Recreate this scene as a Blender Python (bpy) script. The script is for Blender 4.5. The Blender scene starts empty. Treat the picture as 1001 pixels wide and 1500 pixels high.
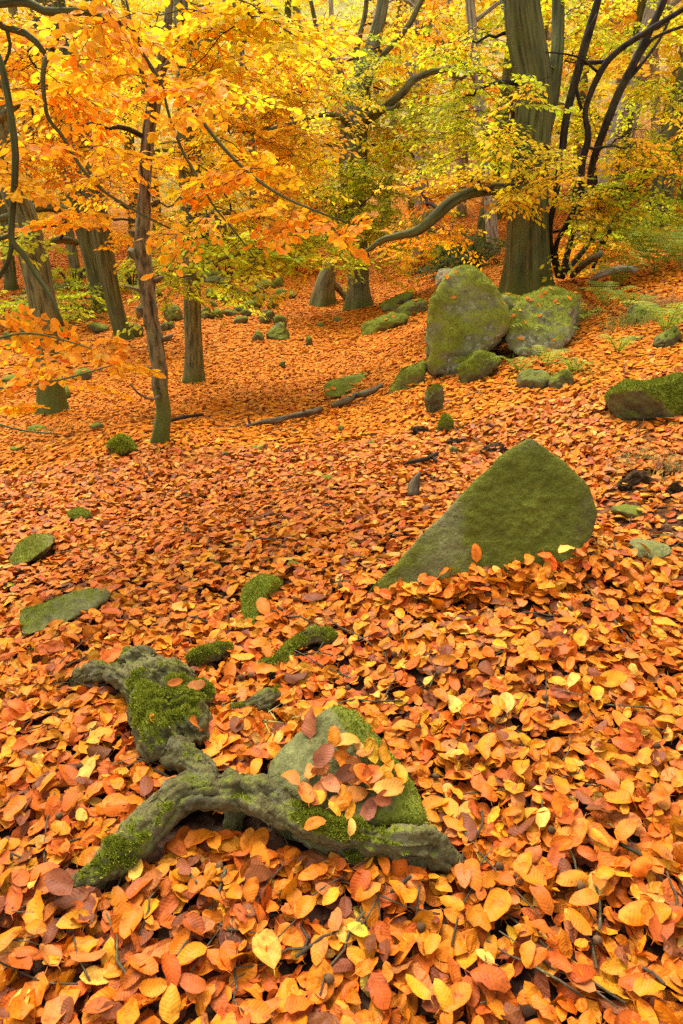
import bpy, bmesh, math, random
import numpy as np
from mathutils import Vector, Matrix
from mathutils.bvhtree import BVHTree

random.seed(7)
RNG = np.random.default_rng(11)
C = bpy.context.scene.collection
SC = bpy.context.scene
R = math.radians

# ------------------------------------------------------------------ camera, sky, sun, exposure
CAM_H, PITCH, FPX = 1.35, R(24.0), 1000.0
cam_data = bpy.data.cameras.new('camera')
cam_data.sensor_fit = 'VERTICAL'
cam_data.sensor_height = 36.0
cam_data.lens = 24.0
cam_data.clip_start = 0.02
cam_data.clip_end = 600
cam = bpy.data.objects.new('camera', cam_data)
C.objects.link(cam)
cam.location = (0, 0, CAM_H)
cam.rotation_euler = (math.pi / 2 - PITCH, 0, 0)
SC.camera = cam

SUN_EL, SUN_AZ = R(60), R(-25)          # azimuth clockwise from +Y: high, beyond the trees, a little left
world = bpy.data.worlds.new('World')
SC.world = world
world.use_nodes = True
wn = world.node_tree.nodes
wl = world.node_tree.links
for n in list(wn):
    wn.remove(n)
wo = wn.new('ShaderNodeOutputWorld')
wb = wn.new('ShaderNodeBackground')
sky = wn.new('ShaderNodeTexSky')
sky.sky_type = 'NISHITA'
sky.sun_disc = False
sky.sun_elevation = SUN_EL
sky.sun_rotation = SUN_AZ
sky.air_density = 1.0
sky.dust_density = 4.0
hs = wn.new('ShaderNodeHueSaturation')    # thin overcast: the blue is mostly veiled
hs.inputs['Saturation'].default_value = 0.12
wl.new(sky.outputs[0], hs.inputs['Color'])
wl.new(hs.outputs[0], wb.inputs['Color'])
wb.inputs['Strength'].default_value = 0.15
wl.new(wb.outputs[0], wo.inputs['Surface'])

sun_data = bpy.data.lights.new('sun', 'SUN')
sun_data.energy = 1.5
sun_data.angle = R(35)
sun_data.color = (1.0, 0.95, 0.86)
sun = bpy.data.objects.new('sun', sun_data)
C.objects.link(sun)
sd = Vector((math.sin(SUN_AZ) * math.cos(SUN_EL), math.cos(SUN_AZ) * math.cos(SUN_EL), math.sin(SUN_EL)))
sun.rotation_euler = sd.to_track_quat('Z', 'Y').to_euler()
sun.location = sd * 50

SC.view_settings.view_transform = 'Standard'
SC.view_settings.look = 'None'
SC.view_settings.gamma = 1.0
SC.view_settings.use_curve_mapping = False
SC.view_settings.exposure = 1.42
SC.render.engine = 'CYCLES'
cy = SC.cycles
cy.max_bounces = 8
cy.diffuse_bounces = 4
cy.transmission_bounces = 4
cy.glossy_bounces = 2
cy.caustics_reflective = False
cy.caustics_refractive = False
cy.use_denoising = False
cy.use_adaptive_sampling = True
cy.adaptive_threshold = 0.004
cy.sample_clamp_indirect = 4.0

# ------------------------------------------------------------------ pixels to points
CP, SP = math.cos(PITCH), math.sin(PITCH)


def dyz(py):
    v = (750.0 - py) / FPX
    return CP + v * SP, -SP + v * CP


def at(px, py, Y):
    dy, dz = dyz(py)
    return np.array([(px - 500.5) / FPX / dy * Y, Y, CAM_H + dz / dy * Y])


def pxm(py, Y):
    return Y / dyz(py)[0] / FPX


# ------------------------------------------------------------------ noise
def _h(ix, iy, iz, seed):
    n = (ix.astype(np.int64) * 374761393 + iy.astype(np.int64) * 668265263 + iz.astype(np.int64) * 2147483647 + seed * 144269504) & 0xFFFFFFFF
    n = ((n ^ (n >> 13)) * 1274126177) & 0xFFFFFFFF
    n = ((n ^ (n >> 16)) * 2246822519) & 0xFFFFFFFF
    n = n ^ (n >> 15)
    return (n & 0xFFFF).astype(np.float64) / 32767.5 - 1.0


def vn(p, seed=0):
    p = np.asarray(p, float)
    i = np.floor(p).astype(np.int64)
    f = p - i
    f = f * f * (3 - 2 * f)
    out = 0
    for a in (0, 1):
        wa = f[:, 0] if a else 1 - f[:, 0]
        for b in (0, 1):
            wb_ = f[:, 1] if b else 1 - f[:, 1]
            for c in (0, 1):
                wc = f[:, 2] if c else 1 - f[:, 2]
                out = out + wa * wb_ * wc * _h(i[:, 0] + a, i[:, 1] + b, i[:, 2] + c, seed)
    return out


def fbm(p, seed=0, o=4, g=0.5):
    p = np.asarray(p, float)
    s, a, t = 0, 1.0, 0
    for k in range(o):
        s = s + a * vn(p, seed + k * 17)
        t += a
        p = p * 2.03 + 5.3
        a *= g
    return s / t


def sstep(a, b, x):
    t = np.clip((x - a) / (b - a), 0, 1)
    return t * t * (3 - 2 * t)


# ------------------------------------------------------------------ the lie of the land
_cp = [(0, .7, 0), (-.7, .8, -.03), (.8, .9, .03), (0, 1.4, 0), (-1.3, 1.8, -.09), (1.1, 1.8, .06),
       (0, -2, 0), (-3, -2, -.3), (3, -2, .5), (0, -8, 0), (-8, -6, -1.2), (8, -6, 1.8)]
for px, py, Y in [(500, 900, 2.1), (0, 900, 2.3), (1000, 900, 2.0), (500, 700, 3.9), (0, 700, 4.6), (250, 700, 4.25), (750, 700, 3.55),
                  (1000, 700, 3.25), (500, 600, 6.3), (350, 600, 6.4), (700, 600, 4.9), (850, 600, 4.4), (1000, 600, 4.1), (285, 560, 7.8),
                  (75, 605, 7.0), (235, 650, 4.7), (620, 540, 6.3), (550, 520, 8.2), (500, 500, 10.5), (400, 500, 10.5), (350, 450, 14),
                  (510, 450, 14.5), (475, 445, 15), (570, 408, 19), (450, 410, 19.5), (300, 420, 17), (185, 500, 11), (150, 455, 13.5), (250, 402, 20),
                  (0, 500, 11), (90, 430, 15), (775, 428, 8.4), (830, 500, 6.5), (900, 450, 7.0), (1000, 450, 6.4), (900, 500, 5.8),
                  (1000, 500, 5.3), (1000, 550, 4.6), (900, 398, 9.3), (1000, 368, 9.8), (650, 420, 13), (620, 402, 18), (700, 390, 16)]:
    _cp.append(tuple(at(px, py, Y)))
_cp += [(0, 27, 0.6), (-10, 24, .1), (12, 20, 3.0), (-6, 32, 2.2), (6, 32, 3.6), (-20, 30, 2.2), (20, 30, 7.5), (0, 45, 9), (-25, 45, 8.5), (25, 45, 14),
        (0, 70, 25), (-40, 70, 26), (40, 70, 30), (0, 100, 44), (-50, 100, 44), (50, 100, 46), (-45, 30, 1), (45, 30, 14),
        (40, 0, 11), (-40, 0, -6), (-16, 8, -2.0), (14, 8, 3.2), (60, -10, 14), (-60, -10, -8)]
_cp = np.array(_cp)
_C2 = 0.7 ** 2


def _phi(dx, dy):
    return np.sqrt(dx * dx + dy * dy + _C2)


_A = _phi(_cp[:, None, 0] - _cp[None, :, 0], _cp[:, None, 1] - _cp[None, :, 1])
_n = len(_cp)
_M = np.zeros((_n + 1, _n + 1))
_M[:_n, :_n] = _A - np.eye(_n) * 0.03
_M[:_n, _n] = 1
_M[_n, :_n] = 1
_w = np.linalg.solve(_M, np.concatenate([_cp[:, 2], [0]]))
MOUNDS = []


def H(x, y, rough=True):
    x = np.atleast_1d(np.asarray(x, float))
    y = np.atleast_1d(np.asarray(y, float))
    z = np.full(x.shape, _w[-1])
    for k in range(_n):
        z += _w[k] * _phi(x - _cp[k, 0], y - _cp[k, 1])
    if rough:
        for (mx, my, mh, sx, sy) in MOUNDS:
            z += mh * np.exp(-((x - mx) / sx) ** 2 - ((y - my) / sy) ** 2)
        p = np.stack([x, y, x * 0], -1)
        z += 0.03 * vn(p * 1.7, 3) + 0.012 * vn(p * 6.1, 9) + 0.12 * np.clip((y - 12) / 20, 0, 1) * fbm(p * .5, 21, 3)
    return z


_Ys = np.geomspace(.35, 95, 1600)


def ground(px, py, dz=0.0):
    dy, d = dyz(py)
    X = (px - 500.5) / FPX / dy * _Ys
    Z = CAM_H + d / dy * _Ys
    g = Z - H(X, _Ys) - dz
    k = np.argmax(g < 0)
    if g[k] >= 0:
        k = len(_Ys) - 1
    k = max(k, 1)
    t = g[k - 1] / (g[k - 1] - g[k])
    Y = _Ys[k - 1] + (_Ys[k] - _Ys[k - 1]) * t
    return at(px, py, Y)


g0 = ground(700, 860)
MOUNDS.append((g0[0], g0[1], .05, .42, .16))
g0 = ground(860, 830)
MOUNDS.append((g0[0], g0[1], .05, .3, .3))


# ------------------------------------------------------------------ mesh assembly
class MB:
    def __init__(self):
        self.v, self.t, self.c, self.u, self.a, self.n = [], [], [], [], [], 0

    def add(self, v, t, col=None, uv=None, a=None):
        v = np.asarray(v, np.float64).reshape(-1, 3)
        k = len(v)
        self.v.append(v)
        self.t.append(np.asarray(t, np.int64).reshape(-1, 3) + self.n)
        self.c.append(np.broadcast_to(np.asarray((.5, .5, .5) if col is None else col, float), (k, 3)))
        self.u.append(np.zeros((k, 2)) if uv is None else np.asarray(uv, float))
        self.a.append(np.broadcast_to(np.asarray(0.0 if a is None else a, float), (k,)))
        self.n += k

    def arrays(self):
        return np.concatenate(self.v), np.concatenate(self.t)

    def mesh(self, name, mat, origin=(0, 0, 0), smooth=True):
        v = np.concatenate(self.v) - np.asarray(origin)
        t = np.concatenate(self.t)
        me = bpy.data.meshes.new(name)
        me.vertices.add(len(v))
        me.vertices.foreach_set('co', v.astype(np.float32).ravel())
        me.loops.add(len(t) * 3)
        me.loops.foreach_set('vertex_index', t.astype(np.int32).ravel())
        me.polygons.add(len(t))
        me.polygons.foreach_set('loop_start', np.arange(0, len(t) * 3, 3, dtype=np.int32))
        me.polygons.foreach_set('use_smooth', np.full(len(t), smooth))
        ca = me.attributes.new('Col', 'FLOAT_COLOR', 'POINT')
        ca.data.foreach_set('color', np.concatenate([np.concatenate(self.c), np.ones((len(v), 1))], 1).astype(np.float32).ravel())
        aa = me.attributes.new('moss', 'FLOAT', 'POINT')
        aa.data.foreach_set('value', np.concatenate(self.a).astype(np.float32))
        ul = me.uv_layers.new(name='UVMap')
        ul.data.foreach_set('uv', np.concatenate(self.u)[t.ravel()].astype(np.float32).ravel())
        me.update(calc_edges=True)
        if mat:
            me.materials.append(mat)
        return me

    def build(self, name, mat, parent=None, origin=(0, 0, 0), smooth=True):
        o = bpy.data.objects.new(name, self.mesh(name, mat, origin, smooth))
        C.objects.link(o)
        if parent is not None:
            o.parent = parent
        return o


def tag(o, label=None, cat=None, group=None, kind=None):
    for k, v in (('label', label), ('category', cat), ('group', group), ('kind', kind)):
        if v:
            o[k] = v
    return o


def empty(name, loc, label, cat, group=None):
    o = bpy.data.objects.new(name, None)
    C.objects.link(o)
    o.location = loc
    o.empty_display_size = .2
    return tag(o, label, cat, group)


def normals(v, t):
    fn = np.cross(v[t[:, 1]] - v[t[:, 0]], v[t[:, 2]] - v[t[:, 0]])
    n = np.zeros_like(v)
    for k in range(3):
        np.add.at(n, t[:, k], fn)
    return n / np.maximum(np.linalg.norm(n, axis=1, keepdims=True), 1e-12)


# ------------------------------------------------------------------ materials
def new_mat(name):
    m = bpy.data.materials.new(name)
    m.use_nodes = True
    nt = m.node_tree
    for n in list(nt.nodes):
        nt.nodes.remove(n)
    out = nt.nodes.new('ShaderNodeOutputMaterial')
    return m, nt, out


def N(nt, typ, **kw):
    n = nt.nodes.new(typ)
    for k, v in kw.items():
        if k in ('operation', 'blend_type', 'data_type', 'attribute_name', 'feature', 'noise_dimensions', 'invert'):
            setattr(n, k, v)
        else:
            n.inputs[k].default_value = v
    return n


def L(nt, a, b):
    nt.links.new(a, b)


def math_node(nt, op, a, b=None, c=None):
    n = nt.nodes.new('ShaderNodeMath')
    n.operation = op
    for i, x in enumerate((a, b, c)):
        if x is None:
            continue
        if isinstance(x, (int, float)):
            n.inputs[i].default_value = x
        else:
            L(nt, x, n.inputs[i])
    return n.outputs[0]


def mix_col(nt, fac, a, b, blend='MIX'):
    n = nt.nodes.new('ShaderNodeMix')
    n.data_type = 'RGBA'
    n.blend_type = blend
    for sock, x in ((n.inputs['Factor'], fac), (n.inputs[6], a), (n.inputs[7], b)):
        if isinstance(x, (int, float)):
            sock.default_value = x
        elif isinstance(x, tuple):
            sock.default_value = (*x, 1)
        else:
            L(nt, x, sock)
    return n.outputs[2]


def ramp(nt, fac, stops):
    n = nt.nodes.new('ShaderNodeValToRGB')
    cr = n.color_ramp
    while len(cr.elements) < len(stops):
        cr.elements.new(.5)
    for e, (p, c) in zip(cr.elements, stops):
        e.position = p
        e.color = (*c, 1) if len(c) == 3 else c
    L(nt, fac, n.inputs[0])
    return n.outputs[0]


def leaf_mat(name, source, transl, rough=.5, detail=True, spec=.3):
    m, nt, out = new_mat(name)
    if source == 'OBJ':
        col = N(nt, 'ShaderNodeObjectInfo').outputs['Color']
    else:
        col = N(nt, 'ShaderNodeAttribute', attribute_name='Col').outputs['Color']
    bump = None
    if detail:
        uv = nt.nodes.new('ShaderNodeUVMap')
        sep = nt.nodes.new('ShaderNodeSeparateXYZ')
        L(nt, uv.outputs[0], sep.inputs[0])
        u, v = sep.outputs[0], sep.outputs[1]
        av = math_node(nt, 'ABSOLUTE', v)
        ph = math_node(nt, 'FRACT', math_node(nt, 'SUBTRACT', math_node(nt, 'MULTIPLY', u, 9.0), math_node(nt, 'MULTIPLY', av, 1.6)))
        tri = math_node(nt, 'ABSOLUTE', math_node(nt, 'SUBTRACT', ph, 0.5))       # 0 mid, .5 at vein
        vein = math_node(nt, 'GREATER_THAN', tri, 0.43)
        mid = math_node(nt, 'LESS_THAN', av, 0.07)
        vv = math_node(nt, 'MAXIMUM', vein, mid)
        geo = nt.nodes.new('ShaderNodeNewGeometry')
        n1 = N(nt, 'ShaderNodeTexNoise', Scale=42.0, Detail=4.0, Roughness=.6)
        L(nt, geo.outputs['Position'], n1.inputs['Vector'])
        n2 = N(nt, 'ShaderNodeTexNoise', Scale=300.0, Detail=2.0)
        L(nt, geo.outputs['Position'], n2.inputs['Vector'])
        var = ramp(nt, n1.outputs[0], [(.28, (.5, .40, .34)), (.45, (.95, .92, .9)), (.75, (1.16, 1.2, 1.25))])
        col = mix_col(nt, 1.0, col, var, 'MULTIPLY')
        spots = ramp(nt, n2.outputs[0], [(.30, (.45, .35, .3)), (.36, (1, 1, 1))])
        col = mix_col(nt, 1.0, col, spots, 'MULTIPLY')
        edge = ramp(nt, av, [(.80, (1, 1, 1)), (1.0, (.74, .62, .5))])
        col = mix_col(nt, 1.0, col, edge, 'MULTIPLY')
        col = mix_col(nt, math_node(nt, 'MULTIPLY', vv, .08), col, mix_col(nt, .35, col, (.75, .45, .18)))
        bp = N(nt, 'ShaderNodeBump', Strength=.35, Distance=.0014)
        hgt = math_node(nt, 'ADD', math_node(nt, 'MULTIPLY', tri, 1.6), math_node(nt, 'MULTIPLY', n1.outputs[0], 1.2))
        L(nt, hgt, bp.inputs['Height'])
        bump = bp.outputs[0]
    p = N(nt, 'ShaderNodeBsdfPrincipled', Roughness=rough)
    p.inputs['Specular IOR Level'].default_value = spec
    L(nt, col, p.inputs['Base Color'])
    tr = nt.nodes.new('ShaderNodeBsdfTranslucent')
    L(nt, col, tr.inputs['Color'])
    if bump:
        L(nt, bump, p.inputs['Normal'])
    mx = nt.nodes.new('ShaderNodeMixShader')
    mx.inputs[0].default_value = transl
    L(nt, p.outputs[0], mx.inputs[1])
    L(nt, tr.outputs[0], mx.inputs[2])
    L(nt, mx.outputs[0], out.inputs['Surface'])
    return m


M_litter = leaf_mat('litter_leaf', 'COL', .10, .52, spec=.16)
M_litter_far = leaf_mat('litter_leaf_far', 'COL', .12, .7, False, .08)
M_litter_obj = leaf_mat('litter_leaf_single', 'OBJ', .10, .50, spec=.16)
M_canopy = leaf_mat('canopy_leaf', 'COL', .56, .6, False, .12)
M_canopy_obj = leaf_mat('canopy_leaf_single', 'OBJ', .56, .55, spec=.15)


def bark_mat(name, dark, light, su=45., sv=7., moss=(.10, .12, .02), bump=.8, lichen=0.0):
    m, nt, out = new_mat(name)
    uv = nt.nodes.new('ShaderNodeUVMap')
    mp = nt.nodes.new('ShaderNodeMapping')
    mp.inputs['Scale'].default_value = (su, sv, 1)
    L(nt, uv.outputs[0], mp.inputs[0])
    n1 = N(nt, 'ShaderNodeTexNoise', Scale=1.0, Detail=6.0, Roughness=.65)
    L(nt, mp.outputs[0], n1.inputs['Vector'])
    tc = nt.nodes.new('ShaderNodeTexCoord')
    n2 = N(nt, 'ShaderNodeTexNoise', Scale=3.0, Detail=5.0, Roughness=.6)
    L(nt, tc.outputs['Object'], n2.inputs['Vector'])
    n3 = N(nt, 'ShaderNodeTexNoise', Scale=60.0, Detail=4.0, Roughness=.7)
    L(nt, tc.outputs['Object'], n3.inputs['Vector'])
    col = ramp(nt, n1.outputs[0], [(.38, dark), (.58, light)])
    col = mix_col(nt, .6, col, ramp(nt, n2.outputs[0], [(.3, (.55, .55, .5)), (.7, (1.2, 1.2, 1.1))]), 'MULTIPLY')
    at_ = N(nt, 'ShaderNodeAttribute', attribute_name='moss')
    mf = math_node(nt, 'MULTIPLY_ADD', at_.outputs['Fac'], 1.6, math_node(nt, 'MULTIPLY', n2.outputs[0], 1.1))
    mf = math_node(nt, 'ADD', mf, math_node(nt, 'MULTIPLY', n3.outputs[0], .5))
    f = ramp(nt, math_node(nt, 'MULTIPLY', mf, .5), [(.42, (0, 0, 0)), (.57, (1, 1, 1))])
    mc = mix_col(nt, n3.outputs[0], tuple(x * .6 for x in moss), tuple(x * 1.5 for x in moss))
    col = mix_col(nt, f, col, mc)
    if lichen:
        lf = ramp(nt, n3.outputs[0], [(.60, (0, 0, 0)), (.66, (1, 1, 1))])
        col = mix_col(nt, math_node(nt, 'MULTIPLY', lf, lichen), col, (.36, .36, .27))
    p = N(nt, 'ShaderNodeBsdfPrincipled', Roughness=.85)
    p.inputs['Specular IOR Level'].default_value = .2
    L(nt, col, p.inputs['Base Color'])
    bp = N(nt, 'ShaderNodeBump', Strength=bump, Distance=.02)
    L(nt, math_node(nt, 'ADD', n1.outputs[0], math_node(nt, 'MULTIPLY', n3.outputs[0], .35)), bp.inputs['Height'])
    L(nt, bp.outputs[0], p.inputs['Normal'])
    L(nt, p.outputs[0], out.inputs['Surface'])
    return m


M_beech = bark_mat('beech_bark', (.046, .044, .012), (.150, .148, .044), 22, 1.6, (.085, .092, .013), .8)
M_pale = bark_mat('pale_bark', (.078, .074, .030), (.235, .225, .105), 22, 2.2, (.10, .11, .018), .8, .15)
M_rough = bark_mat('rough_bark', (.036, .026, .010), (.29, .225, .11), 34, 7, (.10, .12, .02), 1.0)
M_oak = bark_mat('oak_bark', (.058, .053, .018), (.245, .23, .09), 30, 4, (.10, .12, .02), 1.0)
M_limb = bark_mat('mossy_limb_bark', (.045, .037, .012), (.16, .14, .05), 25, 4, (.12, .13, .018), .7)
M_twig = bark_mat('twig_bark', (.014, .009, .005), (.05, .034, .016), 30, 10, (.07, .07, .02), .3)
M_dead = bark_mat('dead_wood', (.045, .030, .015), (.17, .125, .065), 30, 3, (.12, .12, .03), .8, .3)
M_white = bark_mat('bleached_wood', (.16, .13, .08), (.46, .40, .29), 30, 3, (.2, .2, .08), .5)
M_root = bark_mat('root_bark', (.085, .078, .035), (.21, .20, .10), 40, 14, (.13, .16, .015), .7, .25)


def rock_mat(name, dark, light, moss, lichen=.0, grain=1.0):
    m, nt, out = new_mat(name)
    tc = nt.nodes.new('ShaderNodeTexCoord')
    g1 = N(nt, 'ShaderNodeTexNoise', Scale=7.0, Detail=8.0, Roughness=.65)
    g2 = N(nt, 'ShaderNodeTexNoise', Scale=85.0, Detail=5.0, Roughness=.7)
    g3 = N(nt, 'ShaderNodeTexNoise', Scale=24.0, Detail=4.0, Roughness=.6)
    for g in (g1, g2, g3):
        L(nt, tc.outputs['Object'], g.inputs['Vector'])
    col = ramp(nt, g1.outputs[0], [(.3, dark), (.7, light)])
    col = mix_col(nt, .7, col, ramp(nt, g2.outputs[0], [(.3, (.5, .5, .5)), (.7, (1.4, 1.4, 1.35))]), 'MULTIPLY')
    if lichen:
        lf = ramp(nt, g3.outputs[0], [(.55, (0, 0, 0)), (.60, (1, 1, 1))])
        col = mix_col(nt, math_node(nt, 'MULTIPLY', lf, lichen), col, (.38, .38, .30))
    at_ = N(nt, 'ShaderNodeAttribute', attribute_name='moss')
    mf = math_node(nt, 'ADD', at_.outputs['Fac'], math_node(nt, 'MULTIPLY_ADD', g3.outputs[0], .7, -.35))
    mf = math_node(nt, 'ADD', mf, math_node(nt, 'MULTIPLY_ADD', g2.outputs[0], .5, -.25))
    f = ramp(nt, mf, [(.38, (0, 0, 0)), (.62, (1, 1, 1))])
    mc = ramp(nt, math_node(nt, 'ADD', math_node(nt, 'MULTIPLY', g1.outputs[0], .6), math_node(nt, 'MULTIPLY', g2.outputs[0], .4)),
              [(.3, tuple(x * .45 for x in moss)), (.55, moss), (.75, tuple(min(1, x * 1.7) for x in moss))])
    col = mix_col(nt, f, col, mc)
    p = N(nt, 'ShaderNodeBsdfPrincipled', Roughness=.9)
    p.inputs['Specular IOR Level'].default_value = .15
    L(nt, col, p.inputs['Base Color'])
    bp = N(nt, 'ShaderNodeBump', Strength=.9 * grain, Distance=.012)
    L(nt, math_node(nt, 'ADD', math_node(nt, 'MULTIPLY', g2.outputs[0], .6), g3.outputs[0]), bp.inputs['Height'])
    L(nt, bp.outputs[0], p.inputs['Normal'])
    L(nt, p.outputs[0], out.inputs['Surface'])
    return m


M_stone = rock_mat('olive_gritstone', (.095, .092, .027), (.24, .23, .082), (.145, .155, .014))
M_boulder = rock_mat('lichen_gritstone', (.095, .092, .032), (.27, .26, .11), (.20, .205, .018), .8)
M_bigstone = rock_mat('green_gritstone', (.10, .092, .026), (.26, .24, .085), (.15, .152, .014), .12, 2.2)
M_mossy = rock_mat('mossy_stone', (.07, .066, .024), (.18, .165, .062), (.16, .18, .014))
M_palestone = rock_mat('pale_stone', (.30, .28, .18), (.46, .42, .28), (.2, .2, .04), .4)

m, nt, out = new_mat('woodland_soil')
M_soil = m
geo = nt.nodes.new('ShaderNodeNewGeometry')
colr = N(nt, 'ShaderNodeAttribute', attribute_name='Col').outputs['Color']
vor = N(nt, 'ShaderNodeTexVoronoi', Scale=34.0)
L(nt, geo.outputs['Position'], vor.inputs['Vector'])
sepc = nt.nodes.new('ShaderNodeSeparateColor')
L(nt, vor.outputs['Color'], sepc.inputs[0])
colr = mix_col(nt, 1.0, colr, ramp(nt, sepc.outputs[0], [(0, (.35, .3, .3)), (.4, (.9, .85, .8)), (.75, (1.25, 1.3, 1.3)), (1, (1.5, 1.9, 2.2))]), 'MULTIPLY')
nz = N(nt, 'ShaderNodeTexNoise', Scale=1.2, Detail=6.0)
L(nt, geo.outputs['Position'], nz.inputs['Vector'])
colr = mix_col(nt, .8, colr, ramp(nt, nz.outputs[0], [(.3, (.5, .5, .5)), (.7, (1.3, 1.3, 1.3))]), 'MULTIPLY')
p = N(nt, 'ShaderNodeBsdfPrincipled', Roughness=.95)
p.inputs['Specular IOR Level'].default_value = .1
L(nt, colr, p.inputs['Base Color'])
bp = N(nt, 'ShaderNodeBump', Strength=.8, Distance=.03)
L(nt, vor.outputs['Distance'], bp.inputs['Height'])
L(nt, bp.outputs[0], p.inputs['Normal'])
L(nt, p.outputs[0], out.inputs['Surface'])


def plain_mat(name, col_attr=True, rough=.8, transl=.25, spec=.2):
    m, nt, out = new_mat(name)
    c = N(nt, 'ShaderNodeAttribute', attribute_name='Col').outputs['Color']
    p = N(nt, 'ShaderNodeBsdfPrincipled', Roughness=rough)
    p.inputs['Specular IOR Level'].default_value = spec
    L(nt, c, p.inputs['Base Color'])
    tr = nt.nodes.new('ShaderNodeBsdfTranslucent')
    L(nt, c, tr.inputs['Color'])
    mx = nt.nodes.new('ShaderNodeMixShader')
    mx.inputs[0].default_value = transl
    L(nt, p.outputs[0], mx.inputs[1])
    L(nt, tr.outputs[0], mx.inputs[2])
    L(nt, mx.outputs[0], out.inputs['Surface'])
    return m


M_moss = plain_mat('moss_blades', transl=.2, spec=.05)
M_fern = plain_mat('fern_green', transl=.35, rough=.6)

# ------------------------------------------------------------------ the ground sheet
nx, ny = 210, 260
sx = np.linspace(-1, 1, nx)
xs = 75 * np.sinh(4.6 * sx) / np.sinh(4.6)
ty = np.linspace(-.5, 1, ny)
ys = 2 + 115 * np.sinh(5.2 * ty) / np.sinh(5.2)
GX, GY = np.meshgrid(xs, ys)
gx, gy = GX.ravel(), GY.ravel()
gz = H(gx, gy)
idx = np.arange(nx * ny).reshape(ny, nx)
a_, b_, c_, d_ = idx[:-1, :-1].ravel(), idx[:-1, 1:].ravel(), idx[1:, 1:].ravel(), idx[1:, :-1].ravel()
tt = np.concatenate([np.stack([a_, b_, c_], 1), np.stack([a_, c_, d_], 1)])
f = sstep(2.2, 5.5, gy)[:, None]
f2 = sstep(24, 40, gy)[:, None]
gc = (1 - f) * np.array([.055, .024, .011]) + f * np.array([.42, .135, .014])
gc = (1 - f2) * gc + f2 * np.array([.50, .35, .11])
gp = np.stack([gx, gy, gx * 0], 1)
gf = sstep(-.15, .35, fbm(gp * .35, 5, 4))[:, None] * sstep(22, 32, gy)[:, None] * .7
gc = gc * (1 - gf) + gf * np.array([.32, .31, .05])
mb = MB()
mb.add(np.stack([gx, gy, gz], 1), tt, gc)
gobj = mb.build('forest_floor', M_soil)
tag(gobj, kind='structure')

# ------------------------------------------------------------------ leaves
def leaf_template(rows, across, rng, wid=.68, curl=1.0, stalk=True, ragged=0.0):
    v, uv, t = [], [], []
    fold = rng.uniform(-.05, .30) * curl
    bend = rng.uniform(-.8, .8) * curl
    cup = rng.uniform(-.3, .6) * curl
    rip = rng.uniform(.0, .06) * curl
    tw = rng.uniform(-.9, .9) * curl
    ph = rng.uniform(0, 6)
    off = rng.uniform(-.06, .06)
    crk = rng.uniform(0, .07)

    def pt(u, s):
        w = wid * .5 * 1.66 * (u ** .52) * ((1 - u) ** .58) * (1 + .09 * math.sin(3 * u + ph) + crk * math.sin(11 * u + 2.3 * ph + s * 2))
        if ragged:
            w *= 1 - ragged * max(0, math.sin(u * 21 + (3 if s > 0 else 0))) ** 2
        y = s * w + off * math.sin(u * math.pi)
        z = fold * abs(s) * w + cup * (s * w) ** 2 * 1.5 + bend * ((u - .5) ** 2 - .25) * .7 + rip * math.sin(u * 17 + ph) * abs(s)
        z += tw * (u - .5) * s * w
        return (u - .5, y, z)
    us = [(i + 1) / (rows + 1) for i in range(rows)]
    us = [.5 - .5 * math.cos(math.pi * (.12 + .78 * x)) for x in us]
    ss = np.linspace(-1, 1, across)
    v.append(pt(0.004, 0)); uv.append((0, 0))
    for u in us:
        for s in ss:
            v.append(pt(u, s)); uv.append((u, s))
    v.append(pt(1.0, 0)); uv.append((1, 0))
    tip = len(v) - 1
    for j in range(across - 1):
        t.append((0, 1 + j + 1, 1 + j))
        e = 1 + (rows - 1) * across + j
        t.append((e, e + 1, tip))
    for i in range(rows - 1):
        for j in range(across - 1):
            a = 1 + i * across + j
            b = a + across
            t += [(a, a + 1, b + 1), (a, b + 1, b)]
    if rows > 3:
        v = [v[0]] + [(x, y, z + rng.gauss(0, .014)) for x, y, z in v[1:-1]] + [v[-1]]
    t = [(x, z, y) for x, y, z in t]
    if stalk:
        k = len(v)
        z0 = v[0][2]
        yb = rng.uniform(-.08, .08)
        v += [(-.5, -.012, z0), (-.5, .012, z0), (-.72, yb, z0 + rng.uniform(-.05, .08))]
        uv += [(0, .9), (0, .9), (0, .9)]
        t.append((k, k + 1, k + 2))
    return np.array(v), np.array(t), np.array(uv)


class P:   # simple bag of rng helpers for template making
    pass


TR = random.Random(5)
T_NEAR = [leaf_template(5, 5, TR, TR.uniform(.62, .84), TR.uniform(.6, 1.5)) for _ in range(18)]
T_NEAR += [leaf_template(6, 5, TR, TR.uniform(.7, .9), 1.3, ragged=TR.uniform(.2, .5)) for _ in range(4)]
T_MID = [leaf_template(3, 3, TR, TR.uniform(.64, .84), 1.1, False) for _ in range(10)]
T_HEX = [leaf_template(2, 2, TR, TR.uniform(.62, .76), .6, False) for _ in range(8)]


def diamond(w):
    return (np.array([(-.5, 0, 0), (0, -w, .03), (.5, 0, 0), (0, w, .03)]), np.array([(0, 1, 2), (0, 2, 3)]), np.array([(0, 0), (.5, -1), (1, 0), (.5, 1)]))


T_FAR = [diamond(.34), diamond(.40)]


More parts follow.
